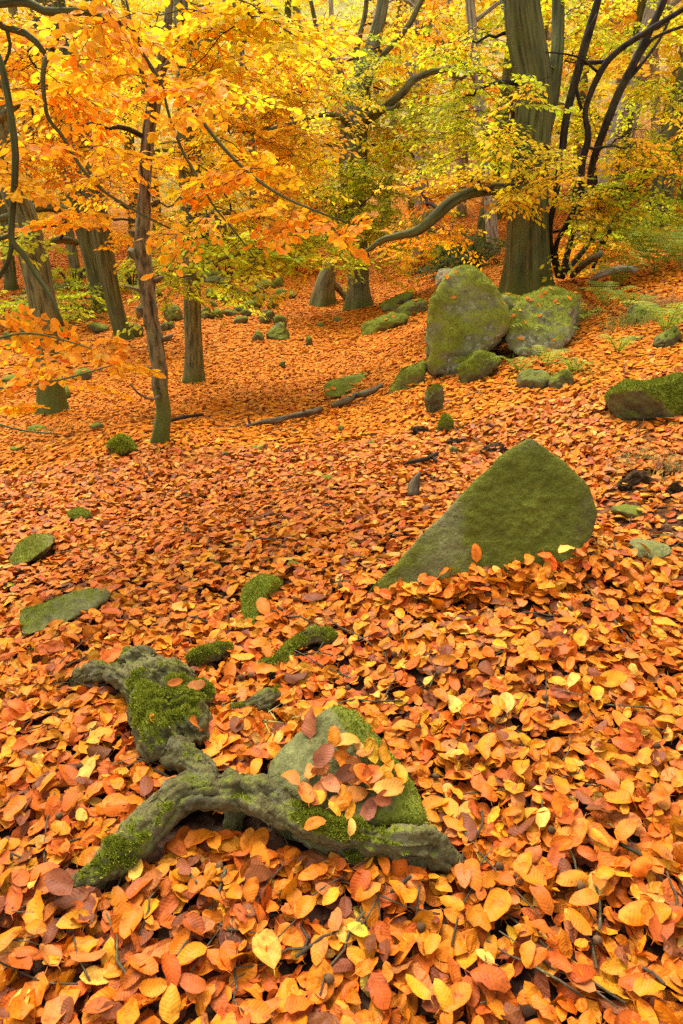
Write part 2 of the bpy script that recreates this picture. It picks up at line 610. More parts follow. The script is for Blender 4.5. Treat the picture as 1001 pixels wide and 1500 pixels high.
def frames(yaw, tilt, tdir, flip):
    """N rotation matrices: yaw about Z, then a tilt by angle about a level axis."""
    n = len(yaw)
    cy_, sy_ = np.cos(yaw), np.sin(yaw)
    Rz = np.zeros((n, 3, 3))
    Rz[:, 0, 0], Rz[:, 0, 1], Rz[:, 1, 0], Rz[:, 1, 1], Rz[:, 2, 2] = cy_, -sy_, sy_, cy_, 1
    fl = np.where(flip, -1.0, 1.0)
    Rz[:, :, 1] *= fl[:, None]
    Rz[:, :, 2] *= fl[:, None]
    ax = np.stack([np.cos(tdir), np.sin(tdir), np.zeros(n)], 1)
    c, s = np.cos(tilt), np.sin(tilt)
    K = np.zeros((n, 3, 3))
    K[:, 0, 2], K[:, 1, 2], K[:, 2, 0], K[:, 2, 1] = ax[:, 1], -ax[:, 0], -ax[:, 1], ax[:, 0]
    Rt = np.eye(3)[None] + s[:, None, None] * K + (1 - c)[:, None, None] * (K @ K)
    return Rt @ Rz


def add_leaves(mb, templates, pos, Rm, size, col, rng=RNG):
    k = rng.integers(0, len(templates), len(pos))
    for i, (tv, tt_, tu) in enumerate(templates):
        s = np.nonzero(k == i)[0]
        if not len(s):
            continue
        n, m_ = len(s), len(tv)
        V = np.einsum('nij,mj->nmi', Rm[s], tv) * size[s][:, None, None] + pos[s][:, None, :]
        T = tt_[None] + (np.arange(n) * m_)[:, None, None]
        mb.add(V.reshape(-1, 3), T.reshape(-1, 3), np.repeat(col[s], m_, 0), np.tile(tu, (n, 1)))


LITTER = np.array([(.55, .148, .004), (.58, .186, .005), (.60, .240, .008), (.61, .325, .045), (.42, .085, .006), (.19, .050, .012), (.46, .145, .026), (.56, .112, .004)])
LIT_W = np.array([.31, .25, .13, .035, .09, .04, .045, .10])
LIT_W = LIT_W / LIT_W.sum()


def litter_cols(n, w=LIT_W):
    k = RNG.choice(len(LITTER), n, p=w)
    return LITTER[k] * RNG.normal(1, .13, (n, 1)).clip(.6, 1.35) * RNG.normal(1, .06, (n, 3))


# ------------------------------------------------------------------ rocks
_ico = {}


def ico(k):
    if k not in _ico:
        bm = bmesh.new()
        bmesh.ops.create_icosphere(bm, subdivisions=k, radius=1)
        bm.verts.ensure_lookup_table()
        v = np.array([x.co[:] for x in bm.verts])
        t = np.array([[y.index for y in f.verts] for f in bm.faces])
        bm.free()
        _ico[k] = (v / np.linalg.norm(v, axis=1, keepdims=True), t)
    return _ico[k]


OBST_V, OBST_T, _on = [], [], [0]


def obstacle(v, t):
    OBST_V.append(v)
    OBST_T.append(t + _on[0])
    _on[0] += len(v)


def hull_planes(pts, c):
    bm = bmesh.new()
    for q in pts:
        bm.verts.new(q)
    r = bmesh.ops.convex_hull(bm, input=bm.verts)
    bm.normal_update()
    pl = []
    for fc in bm.faces:
        n = np.array(fc.normal[:])
        D = n.dot(np.array(fc.verts[0].co[:]) - c)
        if D < 0:
            n, D = -n, -D
        pl.append((*n, max(D, 1e-3)))
    bm.free()
    return np.array(pl)


def rock_shape(pts, p=12, sub=5, amp=.02, freq=5., seed=1, fine=.3):
    pts = np.asarray(pts)
    c = pts.mean(0)
    pl = hull_planes(pts, c)
    iv, it = ico(sub)
    ext = np.ptp(pts, axis=0)
    d = iv * ext
    d /= np.linalg.norm(d, axis=1, keepdims=True)
    q = np.clip(d @ pl[:, :3].T / pl[None, :, 3], 0, None)
    # merge faces that share a plane so they do not count twice
    r = (q ** p).sum(1) ** (-1 / p)
    v = c + d * r[:, None]
    nn = normals(v, it)
    disp = amp * fbm(v * freq, seed, 4) + amp * fine * fbm(v * freq * 7, seed + 5, 3)
    cr = np.exp(-(fbm(v * freq * .55, seed + 9, 3) / .035) ** 2) * sstep(-.1, .3, fbm(v * freq * .4, seed + 13, 2))
    disp = disp - amp * .7 * cr
    v = v + nn * disp[:, None]
    return v, it


def moss_mask(v, nn, bias, up=.6, ns=.7, freq=3., seed=2):
    return np.clip(.5 + bias + up * (nn[:, 2] - .3) + ns * fbm(v * freq, seed, 4), 0, 1)


MOSSC = np.array([(.19, .215, .016), (.26, .28, .02), (.13, .145, .013), (.32, .32, .035)])


def moss_fuzz(v, t, mask, nn, n, length, name, parent, origin, bright=1.0, thr=.55):
    area = np.linalg.norm(np.cross(v[t[:, 1]] - v[t[:, 0]], v[t[:, 2]] - v[t[:, 0]]), axis=1)
    w = area * sstep(thr - .12, thr + .30, mask[t].mean(1))
    if w.sum() <= 0:
        return
    k = RNG.choice(len(t), n, p=w / w.sum())
    b = RNG.random((n, 2))
    fl = b.sum(1) > 1
    b[fl] = 1 - b[fl]
    tri = v[t[k]]
    pos = tri[:, 0] + b[:, :1] * (tri[:, 1] - tri[:, 0]) + b[:, 1:] * (tri[:, 2] - tri[:, 0])
    nr = nn[t[k]].mean(1) + RNG.normal(0, .55, (n, 3)) + np.array([0, 0, .25])
    nr /= np.linalg.norm(nr, axis=1, keepdims=True)
    side = np.cross(nr, RNG.normal(0, 1, (n, 3)))
    side /= np.linalg.norm(side, axis=1, keepdims=True)
    ln = length * RNG.uniform(.4, 1.3, (n, 1))
    wd = ln * RNG.uniform(.16, .34, (n, 1))
    V = np.stack([pos - side * wd - nr * ln * .1, pos + side * wd - nr * ln * .1, pos + nr * ln], 1).reshape(-1, 3)
    T = np.arange(n * 3).reshape(-1, 3)
    cl = MOSSC[RNG.integers(0, 4, n)] * RNG.normal(1, .2, (n, 1)).clip(.5, 1.5) * bright
    m_ = MB()
    m_.add(V, T, np.repeat(cl, 3, 0))
    o = m_.build(name, M_moss, parent, origin, False)
    o['kind'] = 'stuff'
    return o


def rock(name, label, pts, mat=None, cat='rock', group=None, p=12, sub=5, amp=.02, freq=5., seed=1, bias=0., up=.6, fuzz=0, flen=.008, obst=True, fine=.3, ns=.7, bright=1.0, mfn=None):
    v, t = rock_shape(pts, p, sub, amp, freq, seed, fine)
    nn = normals(v, t)
    mk = moss_mask(v, nn, bias, up, ns, 3., seed)
    if mfn:
        mk = np.clip(mk + mfn(v), 0, 1)
    org = np.array([v[:, 0].mean(), v[:, 1].mean(), v[:, 2].min()])
    m_ = MB()
    m_.add(v, t, None, None, mk)
    o = m_.build(name, mat or M_stone, None, org)
    o.location = org
    tag(o, label, cat, group)
    if obst:
        obstacle(v, t)
    if fuzz:
        moss_fuzz(v, t, mk, nn, fuzz, flen, 'moss', o, org, bright)
    return o


def lump_pts(px, py, wpx, hpx, depth=.9, seed=0, lean=0., sink=.4, dz=0.):
    """Hull points of an uneven boulder whose visible foot is at pixel (px,py) and that shows wpx by hpx pixels."""
    rr = np.random.default_rng(seed)
    g = ground(px, py, .022)
    s = pxm(py, g[1])
    w, h = wpx * s * .5, hpx * s
    dirs = rr.normal(0, 1, (26, 3))
    dirs /= np.linalg.norm(dirs, axis=1, keepdims=True)
    pts = dirs * np.array([w, w * depth, h * (.5 + sink)]) * rr.uniform(.85, 1.08, (26, 1))
    pts[:, 0] += lean * pts[:, 2]
    c = g + np.array([0, w * depth * .7, h * (.5 - sink) + dz])
    return pts + c


# the great slanting triangular stone
def prism(front, back, foot=None):
    """Hull points from pixels and depths; foot = (px, py, depth) is moved onto the ground there, the rest keeps its proportions."""
    k = ground(foot[0], foot[1], .045)[1] / foot[2] if foot else 1.0
    return [at(a, b, c * k) for a, b, c in front] + [at(a, b, c * k) for a, b, c in back]


def proj(v):
    rel = v - np.array([0, 0, CAM_H])
    fz = rel[:, 1] * CP - rel[:, 2] * SP
    return 500.5 + FPX * rel[:, 0] / fz, 750 - FPX * (rel[:, 1] * SP + rel[:, 2] * CP) / fz


rock('leaning_stone', 'large slanting triangular mossy stone standing alone in the leaf litter', prism(
    [(532, 872, 2.34), (600, 803, 2.42), (660, 742, 2.50), (735, 664, 2.60), (779, 640, 2.66), (820, 665, 2.62), (862, 708, 2.56), (880, 748, 2.52), (870, 792, 2.44), (838, 850, 2.34), (700, 920, 2.24), (560, 900, 2.28)],
    [(570, 850, 2.75), (660, 762, 2.85), (770, 660, 2.95), (840, 705, 2.95), (855, 760, 2.9), (820, 850, 2.8)], (700, 845, 2.34)),
    M_bigstone, 'stone', p=50, sub=6, amp=.012, freq=6.0, seed=4, bias=.03, up=.2, fuzz=7000, flen=.004, fine=.6, ns=1.0, bright=.8)

# the upright boulder, its shoulder and its neighbour
rock('upright_boulder', 'tall rounded grey boulder spotted with lichen left of the great beech', prism(
    [(622, 560, 6.2), (611, 520, 6.2), (615, 480, 6.25), (630, 430, 6.3), (648, 392, 6.4), (674, 376, 6.5), (706, 384, 6.5), (734, 412, 6.45), (752, 442, 6.4), (748, 480, 6.3), (715, 505, 6.2), (670, 540, 6.1), (650, 570, 6.05)],
    [(650, 520, 7.0), (655, 400, 7.0), (692, 384, 7.0), (745, 438, 7.0), (745, 500, 6.9)], (640, 548, 6.2)),
    M_boulder, 'boulder', p=9, sub=6, amp=.055, freq=3.0, seed=29, bias=-.02, up=.55, fuzz=4000, flen=.012, fine=.25)
rock('saddle_rock', 'low mossy rock bridging the two lichen-spotted boulders', prism(
    [(690, 520, 6.5), (700, 440, 6.55), (735, 428, 6.6), (775, 438, 6.7), (790, 470, 6.6), (770, 510, 6.5)],
    [(700, 440, 7.1), (740, 425, 7.2), (785, 435, 7.2), (780, 500, 7.0)]),
    M_boulder, 'rock', p=14, sub=5, amp=.05, freq=3, seed=12, bias=-.02, up=.5, fuzz=3000, flen=.012)
rock('round_boulder', 'broad boulder with bright moss on top in front of the great beech', prism(
    [(742, 510, 6.0), (740, 480, 6.05), (752, 450, 6.15), (780, 430, 6.3), (806, 416, 6.4), (828, 420, 6.4), (838, 450, 6.2), (835, 490, 6.0), (800, 525, 5.9), (765, 525, 5.9)],
    [(760, 500, 6.9), (765, 440, 6.9), (810, 420, 6.9), (850, 435, 6.8), (850, 500, 6.6)]),
    M_boulder, 'boulder', p=22, sub=6, amp=.06, freq=3.5, seed=16, bias=.02, up=.85, fuzz=7000, flen=.012, bright=1.35)


def lump(name, label, px, py, w, h, seed, mat=None, cat='stone', group=None, bias=.15, depth=.9, lean=0., sink=.4, sub=5, fuzz=0, flen=.01, p=20, dz=0., amp=None, bright=1.0):
    s = pxm(py, ground(px, py)[1])
    wm = min(w, h) * s
    return rock(name, label, lump_pts(px, py, w, h, depth, seed, lean, sink, dz), mat or M_mossy, cat, group, p, sub, wm * .17 if amp is None else amp, 1.7 / wm, seed, bias - .16, .7, int(fuzz * .8), flen, bright=bright)


lump('stone_block', 'squat grey mossy stone at the foot of the tall boulder, beside a dark moss cushion', 665, 548, 46, 50, 21, M_boulder, bias=-.1)
lump('mossy_stone', 'dark green moss-capped stone right of the tall boulder foot', 703, 556, 72, 44, 22, bias=.25, lean=.3, fuzz=5000)
lump('mossy_stone', 'small leafy-topped stone leaning on the front of the saddle rock', 690, 512, 50, 30, 23, bias=.1)
lump('mossy_stone', 'rounded green-topped stone left of the tall boulder foot', 600, 566, 54, 42, 24, M_stone, bias=.15, lean=.5, fuzz=2500)
lump('mossy_stone', 'shaggy moss-covered stump-like stone below the tall boulder', 638, 604, 42, 42, 25, bias=.1, fuzz=3000, p=8, amp=.05)
lump('mossy_stone', 'small moss cushion stone just below the shaggy one', 652, 632, 30, 26, 26, bias=.4, fuzz=2500)
lump('mossy_boulder', 'wide dark green mossy boulder at the right edge of the photo', 965, 612, 140, 66, 27, bias=.4, fuzz=16000, flen=.014, cat='boulder', sink=.25, bright=.9)
lump('flat_stone', 'bare grey-green flat stone among leaves on the right bank', 788, 568, 56, 26, 28, M_stone, bias=-.25, depth=1.1)
lump('mossy_stone', 'low mossy stone right of the bare flat stone', 828, 566, 40, 24, 29, bias=.2)
lump('mossy_stone', 'mossy hump under ferns high on the right bank', 985, 505, 50, 26, 30, bias=.2)
lump('mossy_stone', 'mossy hump above the right bank beside pale dead bracken', 950, 470, 60, 28, 31, bias=.1)
lump('flat_stone', 'nearly buried grey stone right of the slanting triangular stone', 958, 818, 74, 16, 32, M_stone, bias=-.3, depth=1.0, sink=.6)
lump('flat_stone', 'thin sliver of grey stone behind the nearly buried one', 925, 757, 60, 10, 33, M_stone, bias=-.35, depth=.8, sink=.6)
# the slab with a log beside it
rock('long_slab', 'long smooth green slab of stone lying beside the broken log', prism(
    [(470, 572, 7.0), (480, 558, 7.1), (530, 552, 7.3), (565, 540, 7.7), (568, 548, 7.6), (540, 566, 7.2), (500, 584, 6.9), (474, 584, 6.9)],
    [(480, 560, 7.3), (530, 546, 7.7), (570, 538, 8.0)], (500, 578, 6.95)), M_mossy, 'stone', p=12, sub=5, amp=.02, freq=4, seed=41, bias=.25)
# foreground left stones
rock('low_stone', 'long low mossy stone with a curved top at the left, lying in leaves', prism(
    [(22, 912, 2.28), (30, 893, 2.36), (70, 880, 2.42), (110, 873, 2.46), (150, 857, 2.52), (168, 866, 2.50), (150, 885, 2.4), (60, 930, 2.22), (30, 935, 2.2)],
    [(40, 895, 2.55), (110, 880, 2.6), (165, 868, 2.64)], (90, 908, 2.30)), M_stone, 'stone', p=12, sub=5, amp=.035, freq=8, seed=44, bias=-.16, fuzz=3500, flen=.005)
rock('sloping_stone', 'mossy stone with a sloping bare face near the left edge', prism(
    [(8, 832, 2.85), (20, 800, 2.95), (48, 782, 3.05), (75, 785, 3.05), (82, 795, 3.0), (40, 825, 2.85)], [(30, 800, 3.25), (80, 785, 3.3), (60, 820, 3.1)], (45, 822, 2.88)),
    M_stone, 'stone', p=14, sub=5, amp=.015, freq=8, seed=45, bias=-.1, fuzz=2500, flen=.007)
lump('moss_cushion', 'thin streak of moss on stone just beyond the sloping stone', 112, 762, 44, 15, 46, M_mossy, bias=.4, fuzz=1800, flen=.007)
rock('mossy_stone', 'small half-buried stone with bright moss crest, left of the slanting stone', prism(
    [(350, 908, 2.12), (349, 880, 2.22), (362, 852, 2.32), (385, 838, 2.36), (402, 848, 2.34), (395, 870, 2.26), (380, 905, 2.12), (365, 925, 2.06)],
    [(370, 860, 2.5), (400, 842, 2.55), (420, 850, 2.5), (400, 890, 2.3)], (368, 905, 2.12)), M_mossy, 'stone', p=12, sub=5, amp=.012, freq=9, seed=47, bias=.2, fuzz=8000, flen=.007, bright=1.2)
lump('moss_cushion', 'thick bright green moss cushion left of the crooked rough-barked tree', 174, 668, 52, 27, 48, M_mossy, bias=.5, fuzz=9000, flen=.014, bright=1.35)
# mid and far mossy stones
lump('mossy_boulder', 'rounded mossy boulder, bigger of a pair in the middle of the leaf slope', 408, 497, 42, 24, 51, bias=.15, group=None)
lump('mossy_stone', 'small dark mossy stone beside the bigger boulder in mid slope', 378, 499, 22, 14, 52, bias=.2)
lump('mossy_stone', 'tiny mossy stone alone in the middle of the leaf hollow', 413, 538, 14, 10, 53, bias=.2)
lump('mossy_stone', 'small upright mossy stone uphill of the leaf hollow', 453, 505, 14, 14, 54, bias=.2)
lump('mossy_ridge', 'long low mossy ridge of rock running up the far slope', 562, 484, 70, 26, 55, bias=.25, lean=.8, depth=.8)
lump('mossy_stone', 'mossy rock above the long ridge on the far slope', 605, 460, 56, 22, 56, bias=.15, lean=.6)
lump('dark_log_rock', 'dark elongated mossy rock just right of the centre tree', 582, 446, 42, 18, 57, bias=.1, lean=1.2)
lump('mossy_stone', 'small grey-green stone between the two elongated far rocks', 575, 455, 30, 12, 58, M_stone, bias=0)
lump('pale_slab', 'pale yellowish slab of rock behind the tall boulder', 662, 412, 84, 17, 59, M_palestone, bias=-.3, cat='stone')
lump('mossy_stone', 'large dark mossy stone behind the straight slim trunk', 252, 470, 34, 24, 60, bias=.15)
lump('mossy_stone', 'pair-mate mossy stone below the large dark one by the slim trunk', 246, 482, 20, 14, 61, bias=.2)
rs = random.Random(3)
n_small = 0
for k in range(60):
    zone = k % 5
    if zone in (0, 1, 2):
        px, py = rs.uniform(300, 425), rs.uniform(408, 478)
    elif zone == 3:
        px, py = rs.uniform(120, 250), rs.uniform(430, 500)
    else:
        px, py = rs.uniform(0, 130), rs.uniform(480, 590)
    lump('far_stone', 'small mossy stone, one of many strewn over the far leaf slope', px, py, rs.uniform(12, 34), rs.uniform(9, 17), 100 + k, bias=rs.uniform(0, .3), sub=3, sink=.25,
         group='small mossy stones strewn on the far slope', lean=rs.uniform(-.5, .5))
for k, (px, py, w, h) in enumerate([(665, 692 - 30, 16, 8), (500, 631, 12, 9), (378, 660, 26, 6), (545, 652, 14, 6), (332, 668, 14, 7), (480, 705, 26, 7), (275, 728, 14, 5), (50, 632, 32, 8), (22, 660, 26, 6), (140, 628, 24, 8), (12, 862, 18, 7), (430, 830, 24, 5), (495, 470, 20, 6), (470, 478, 14, 6)]):
    lump('small_stone', 'small greenish stone barely poking through the near leaf carpet', px, py, w, h, 200 + k, M_mossy, bias=.1, sub=3, group='small stones poking through the near leaves')


# ------------------------------------------------------------------ tubes
def catmull(P_, n):
    P_ = np.asarray(P_, float)
    if len(P_) == 2:
        t = np.linspace(0, 1, n)[:, None]
        return P_[0] * (1 - t) + P_[1] * t
    Q = np.vstack([2 * P_[0] - P_[1], P_, 2 * P_[-1] - P_[-2]])
    out = []
    m_ = len(P_) - 1
    for s in np.linspace(0, m_, n):
        i = min(int(s), m_ - 1)
        t = s - i
        a, b, c, d = Q[i], Q[i + 1], Q[i + 2], Q[i + 3]
        out.append(.5 * ((2 * b) + (-a + c) * t + (2 * a - 5 * b + 4 * c - d) * t * t + (-a + 3 * b - 3 * c + d) * t ** 3))
    return np.array(out)


def tube(P_, rad, n=10, seed=0, rough=0., freq=6., flare=0., lobes=5, flute=0., cap=True, mossf=None):
    """A tapering limb along points P_; returns verts, tris, uv."""
    P_ = np.asarray(P_, float)
    k = len(P_)
    T = np.gradient(P_, axis=0)
    T /= np.maximum(np.linalg.norm(T, axis=1, keepdims=True), 1e-9)
    ref = np.array([0, 1.0, 0]) if abs(T[0, 1]) < .8 else np.array([1.0, 0, 0])
    A = np.cross(T[0], ref)
    A /= np.linalg.norm(A)
    As = []
    for i in range(k):
        A = A - T[i] * A.dot(T[i])
        A /= max(np.linalg.norm(A), 1e-9)
        As.append(A)
    As = np.array(As)
    Bs = np.cross(T, As)
    th = np.linspace(0, 2 * np.pi, n, endpoint=False)
    s = np.concatenate([[0], np.cumsum(np.linalg.norm(np.diff(P_, axis=0), axis=1))])
    rad = np.asarray(rad, float)
    RR = np.repeat(rad[:, None], n, 1)
    rg = np.random.default_rng(seed)
    if flute:
        p1, p2 = rg.uniform(0, 6, 2)
        RR = RR * (1 + flute * (np.sin(lobes * th[None] + p1 + .5 * s[:, None]) * .6 + np.sin((lobes - 2) * th[None] + p2 - .3 * s[:, None]) * .5))
    if flare:
        p1 = rg.uniform(0, 6)
        lo = (.35 + .65 * (.5 + .5 * np.cos(lobes * th + p1)) ** 1.5)
        RR = RR * (1 + flare * np.exp(-s[:, None] / (rad[0] * 1.2)) * lo[None])
    V = P_[:, None] + RR[..., None] * (np.cos(th)[None, :, None] * As[:, None] + np.sin(th)[None, :, None] * Bs[:, None])
    V = V.reshape(-1, 3)
    if rough:
        nr = (V - np.repeat(P_, n, 0))
        V = V + nr * (rough * fbm(V * np.array([freq, freq, freq * .5]), seed, 4))[:, None]
    i, j = np.meshgrid(np.arange(k - 1), np.arange(n), indexing='ij')
    a, b = (i * n + j).ravel(), (i * n + (j + 1) % n).ravel()
    c, d = b + n, a + n
    t = np.concatenate([np.stack([a, b, c], 1), np.stack([a, c, d], 1)])
    u = np.repeat((th / (2 * np.pi))[None], k, 0) * 2 * np.pi * rad.mean()
    # mirror u so the seam does not show
    u = np.abs(u - np.pi * rad.mean())
    uv = np.stack([u.ravel(), np.repeat(s, n)], 1)
    if cap:
        for e, o in ((0, 1), (k - 1, -1)):
            V = np.vstack([V, P_[e] + T[e] * (-o) * rad[e] * .15])
            uv = np.vstack([uv, [0, s[e]]])
            q = len(V) - 1
            r0 = e * n
            rr_ = np.array([(q, r0 + (x + 1) % n, r0 + x) if o == 1 else (q, r0 + x, r0 + (x + 1) % n) for x in range(n)])
            t = np.vstack([t, rr_])
    return V, t, uv


def px_path(path, jitter=0, seg=None):
    W = np.array([np.append(at(x, y, Y), r * pxm(y, Y)) for x, y, Y, r in path])
    ln = np.linalg.norm(np.diff(W[:, :3], axis=0), axis=1).sum()
    n = max(6, int(ln / (seg or max(.05, W[:, 3].mean() * .6))))
    n = min(n, 140)
    return catmull(W, n)


# ------------------------------------------------------------------ sprays of foliage
def make_spray(rng, Ln=.75, spacing=.042, lsize=.062):
    pos, Rm, sz, tw = [], [], [], []

    def put(p, d, side):
        a = side * rng.uniform(.6, 1.2)
        dd = np.array([d[0] * math.cos(a) - d[1] * math.sin(a), d[0] * math.sin(a) + d[1] * math.cos(a), 0])
        dd /= np.linalg.norm(dd)
        dd[2] = rng.uniform(-.75, .10)
        dd /= np.linalg.norm(dd)
        up = np.array([rng.gauss(0, .45), rng.gauss(0, .45), 1.0])
        y = np.cross(up, dd)
        y /= np.linalg.norm(y)
        z = np.cross(dd, y)
        s = lsize * rng.uniform(.65, 1.2)
        pos.append(p + dd * s * .6)
        Rm.append(np.stack([dd, y, z], 1))
        sz.append(s)
    bow, drp = rng.uniform(-.15, .15), rng.uniform(.05, .25)
    axis = lambda t: np.array([Ln * t, bow * Ln * math.sin(t * 3), -drp * Ln * t * t + .02 * math.sin(9 * t)])
    main = np.array([axis(t) for t in np.linspace(0, 1, 6)])
    tw.append((main, .004, .0015))
    side = 1
    t = .15
    while t < 1:
        p = axis(t)
        ln = Ln * .42 * (1 - .65 * t) * rng.uniform(.6, 1.15)
        a = side * rng.uniform(.65, 1.05)
        d = np.array([math.cos(a), math.sin(a), rng.uniform(-.2, .1)])
        d /= np.linalg.norm(d)
        q = p + d * ln + np.array([0, 0, -.12 * ln])
        tw.append((np.array([p, (p + q) / 2 + np.array([0, 0, .02 * ln]), q]), .0022, .001))
        s_, sd_ = .03, 1
        while s_ < ln:
            put(p + (q - p) * s_ / ln, d, sd_)
            sd_ = -sd_
            s_ += spacing * rng.uniform(.7, 1.3)
        put(q, d, 0)
        side = -side
        t += .085 * rng.uniform(.8, 1.25)
    s_, sd_ = .2, 1
    while s_ < 1:
        put(axis(s_), np.array([1, 0, 0]), sd_)
        sd_ = -sd_
        s_ += spacing / Ln * 1.3
    return np.array(pos), np.array(Rm), np.array(sz), tw


SR = random.Random(17)
SPRAYS = [make_spray(SR, SR.uniform(.55, .9)) for _ in range(9)]
PAL = {
    'O': np.array([(.84, .34, .012), (.86, .42, .014), (.82, .28, .010), (.86, .50, .015)]),
    'G': np.array([(.86, .44, .012), (.87, .50, .015), (.86, .37, .012), (.84, .54, .016)]),
    'Y': np.array([(.86, .62, .02), (.82, .64, .02), (.87, .54, .02), (.74, .64, .02)]),
    'V': np.array([(.58, .60, .018), (.47, .53, .016), (.74, .62, .02), (.40, .47, .016)]),
    'L': np.array([(.52, .56, .02), (.42, .48, .016), (.66, .62, .02), (.34, .40, .015)]),
    'D': np.array([(.07, .09, .012), (.10, .12, .015), (.05, .065, .01), (.14, .15, .02)]),
}


def rotz(a):
    return np.array([[math.cos(a), -math.sin(a), 0], [math.sin(a), math.cos(a), 0], [0, 0, 1]])


class Tree:
    def __init__(s, name, label, base, mat, cat='tree', group=None, seed=0):
        s.base = np.array(base, float)
        s.o = empty(name, s.base, label, cat, group)
        s.mat, s.rng = mat, random.Random(seed)
        s.pts = []
        s.twigs, s.crown = MB(), MB()
        s.singles = []
        s.seed = seed

    def limb(s, path, name='branch', n=10, rough=.06, freq=6., flare=0., flute=0., lobes=5, mat=None, mossbase=0., world=None, twigs=0):
        W = px_path(path) if world is None else world
        v, t, uv = tube(W[:, :3], W[:, 3], n, s.seed + len(s.pts), rough, freq, flare, lobes, flute)
        a = np.zeros(len(v))
        if mossbase:
            a = mossbase * np.exp(-(v[:, 2] - W[:, 2].min()) / .3)
        m_ = MB()
        m_.add(v, t, None, uv, a)
        o = m_.build(name, mat or s.mat, s.o, s.base)
        s.pts += [tuple(q) for q in W[::2]]
        return o

    def twig(s, P_, r0, r1, n=4):
        P_ = np.asarray(P_)
        v, t, uv = tube(P_, np.linspace(r0, r1, len(P_)), n, cap=False)
        s.twigs.add(v, t, None, uv)

    def spray(s, pos, yaw, pitch, sc, pal, templates, lsc=1.0, single=False, twigs=True):
        sp, sR, ss, tw = s.rng.choice(SPRAYS)
        Rz = rotz(yaw) @ np.array([[math.cos(pitch), 0, math.sin(pitch)], [0, 1, 0], [-math.sin(pitch), 0, math.cos(pitch)]])
        roll = s.rng.gauss(0, .25)
        Rz = Rz @ np.array([[1, 0, 0], [0, math.cos(roll), -math.sin(roll)], [0, math.sin(roll), math.cos(roll)]])
        P_ = sp @ Rz.T * sc + pos
        Rm = Rz[None] @ sR
        pc = PAL[pal]
        base = pc[s.rng.randrange(4)]
        n = len(P_)
        col = .55 * base + .45 * pc[RNG.integers(0, 4, n)]
        col = col * RNG.normal(1, .13, (n, 1)).clip(.6, 1.35) * RNG.normal(1, .05, (n, 3))
        size = ss * lsc * sc ** .3
        if single:
            s.singles += list(zip(P_, Rm, size, col))
        else:
            add_leaves(s.crown, templates, P_, Rm, size, col)
        if twigs:
            for q, r0, r1 in tw:
                s.twig(q @ Rz.T * sc + pos, r0 * sc, r1 * sc, 3)

    def cluster(s, px, py, Y, rx, ry, n, pal, templates=None, lsc=1.0, sc=1.0, single=False, link=True, dY=None):
        """A layered bough of sprays centred at a pixel and depth; a thin branch joins it to the tree."""
        c = at(px, py, Y)
        k = pxm(py, Y)
        wx, wz = rx * k, ry * k
        wy = dY if dY is not None else wx * .7
        templates = templates or T_HEX
        if link and s.pts:
            A = np.array(s.pts)
            A3 = A[:, :3]
            d = np.linalg.norm(A3 - c, axis=1) + .6 * np.clip(A3[:, 2] - c[2], 0, None)
            q = A[np.argmin(d)]
            if np.linalg.norm(q[:3] - c) > .25:
                mid = (q[:3] + c) / 2 + np.array([0, 0, .12 * np.linalg.norm(q[:3] - c)]) + RNG.normal(0, .05, 3)
                e = c + (c - q[:3]) * .15
                r0 = min(q[3] * .45, .028)
                W = catmull(np.vstack([q[:3], mid, c, e]), 12)
                W[1:-1] += RNG.normal(0, .018, (10, 3))
                s.twig(W, r0, .004, 5)
                s.pts += [tuple(np.append(w, .008)) for w in W[4:]]
        pals = pal if isinstance(pal, str) else ''.join(pal)
        for i in range(n):
            r = s.rng.random() ** .5
            a = s.rng.uniform(0, 6.283)
            zz = s.rng.gauss(0, .55)
            p_ = c + np.array([wx * r * math.cos(a), wy * r * math.sin(a), wz * zz])
            yaw = a + s.rng.gauss(0, .7)
            sc_ = sc * s.rng.uniform(.75, 1.2)
            off = np.array([math.cos(yaw), math.sin(yaw), 0]) * .4 * sc_
            s.spray(p_ - off, yaw, s.rng.gauss(.12, .18), sc_, s.rng.choice(pals), templates, lsc, single)

    def finish(s, nsingle=0, templates=None):
        if s.singles:
            d = [np.linalg.norm(q[0] - np.array([0, 0, CAM_H])) for q in s.singles]
            vis = []
            for i, q in enumerate(s.singles):
                rel = q[0] - np.array([0, 0, CAM_H])
                fz = rel[1] * CP - rel[2] * SP
                up = rel[1] * SP + rel[2] * CP
                inside = fz > .2 and abs(rel[0] / fz) < .52 and abs(up / fz) < .77
                vis.append((0 if inside else 1, d[i] / q[2]))
            order = sorted(range(len(d)), key=lambda i: vis[i])
            pick, rest = order[:nsingle], order[nsingle:]
            for i in pick:
                P_, Rm, sz_, col = s.singles[i]
                o = bpy.data.objects.new('leaf', SINGLE_MESH[s.rng.randrange(len(SINGLE_MESH))])
                C.objects.link(o)
                o.parent = s.o
                M4 = np.eye(4)
                M4[:3, :3] = Rm * sz_
                M4[:3, 3] = P_ - s.base
                o.matrix_local = Matrix(M4.tolist())
                o.color = (*col, 1)
            if rest:
                add_leaves(s.crown, templates or T_MID, np.array([s.singles[i][0] for i in rest]), np.array([s.singles[i][1] for i in rest]),
                           np.array([s.singles[i][2] for i in rest]), np.array([s.singles[i][3] for i in rest]))
        if s.twigs.n:
            o = s.twigs.build('twigs', M_twig, s.o, s.base)
            o['kind'] = 'stuff'
        if s.crown.n:
            o = s.crown.build('crown', M_canopy, s.o, s.base, False)
            o['kind'] = 'stuff'


SINGLE_MESH = []
for i in range(8):
    tv, tt_, tu = T_NEAR[i]
    m_ = MB()
    m_.add(tv, tt_, None, tu)
    SINGLE_MESH.append(m_.mesh('canopy_leaf', M_canopy_obj))

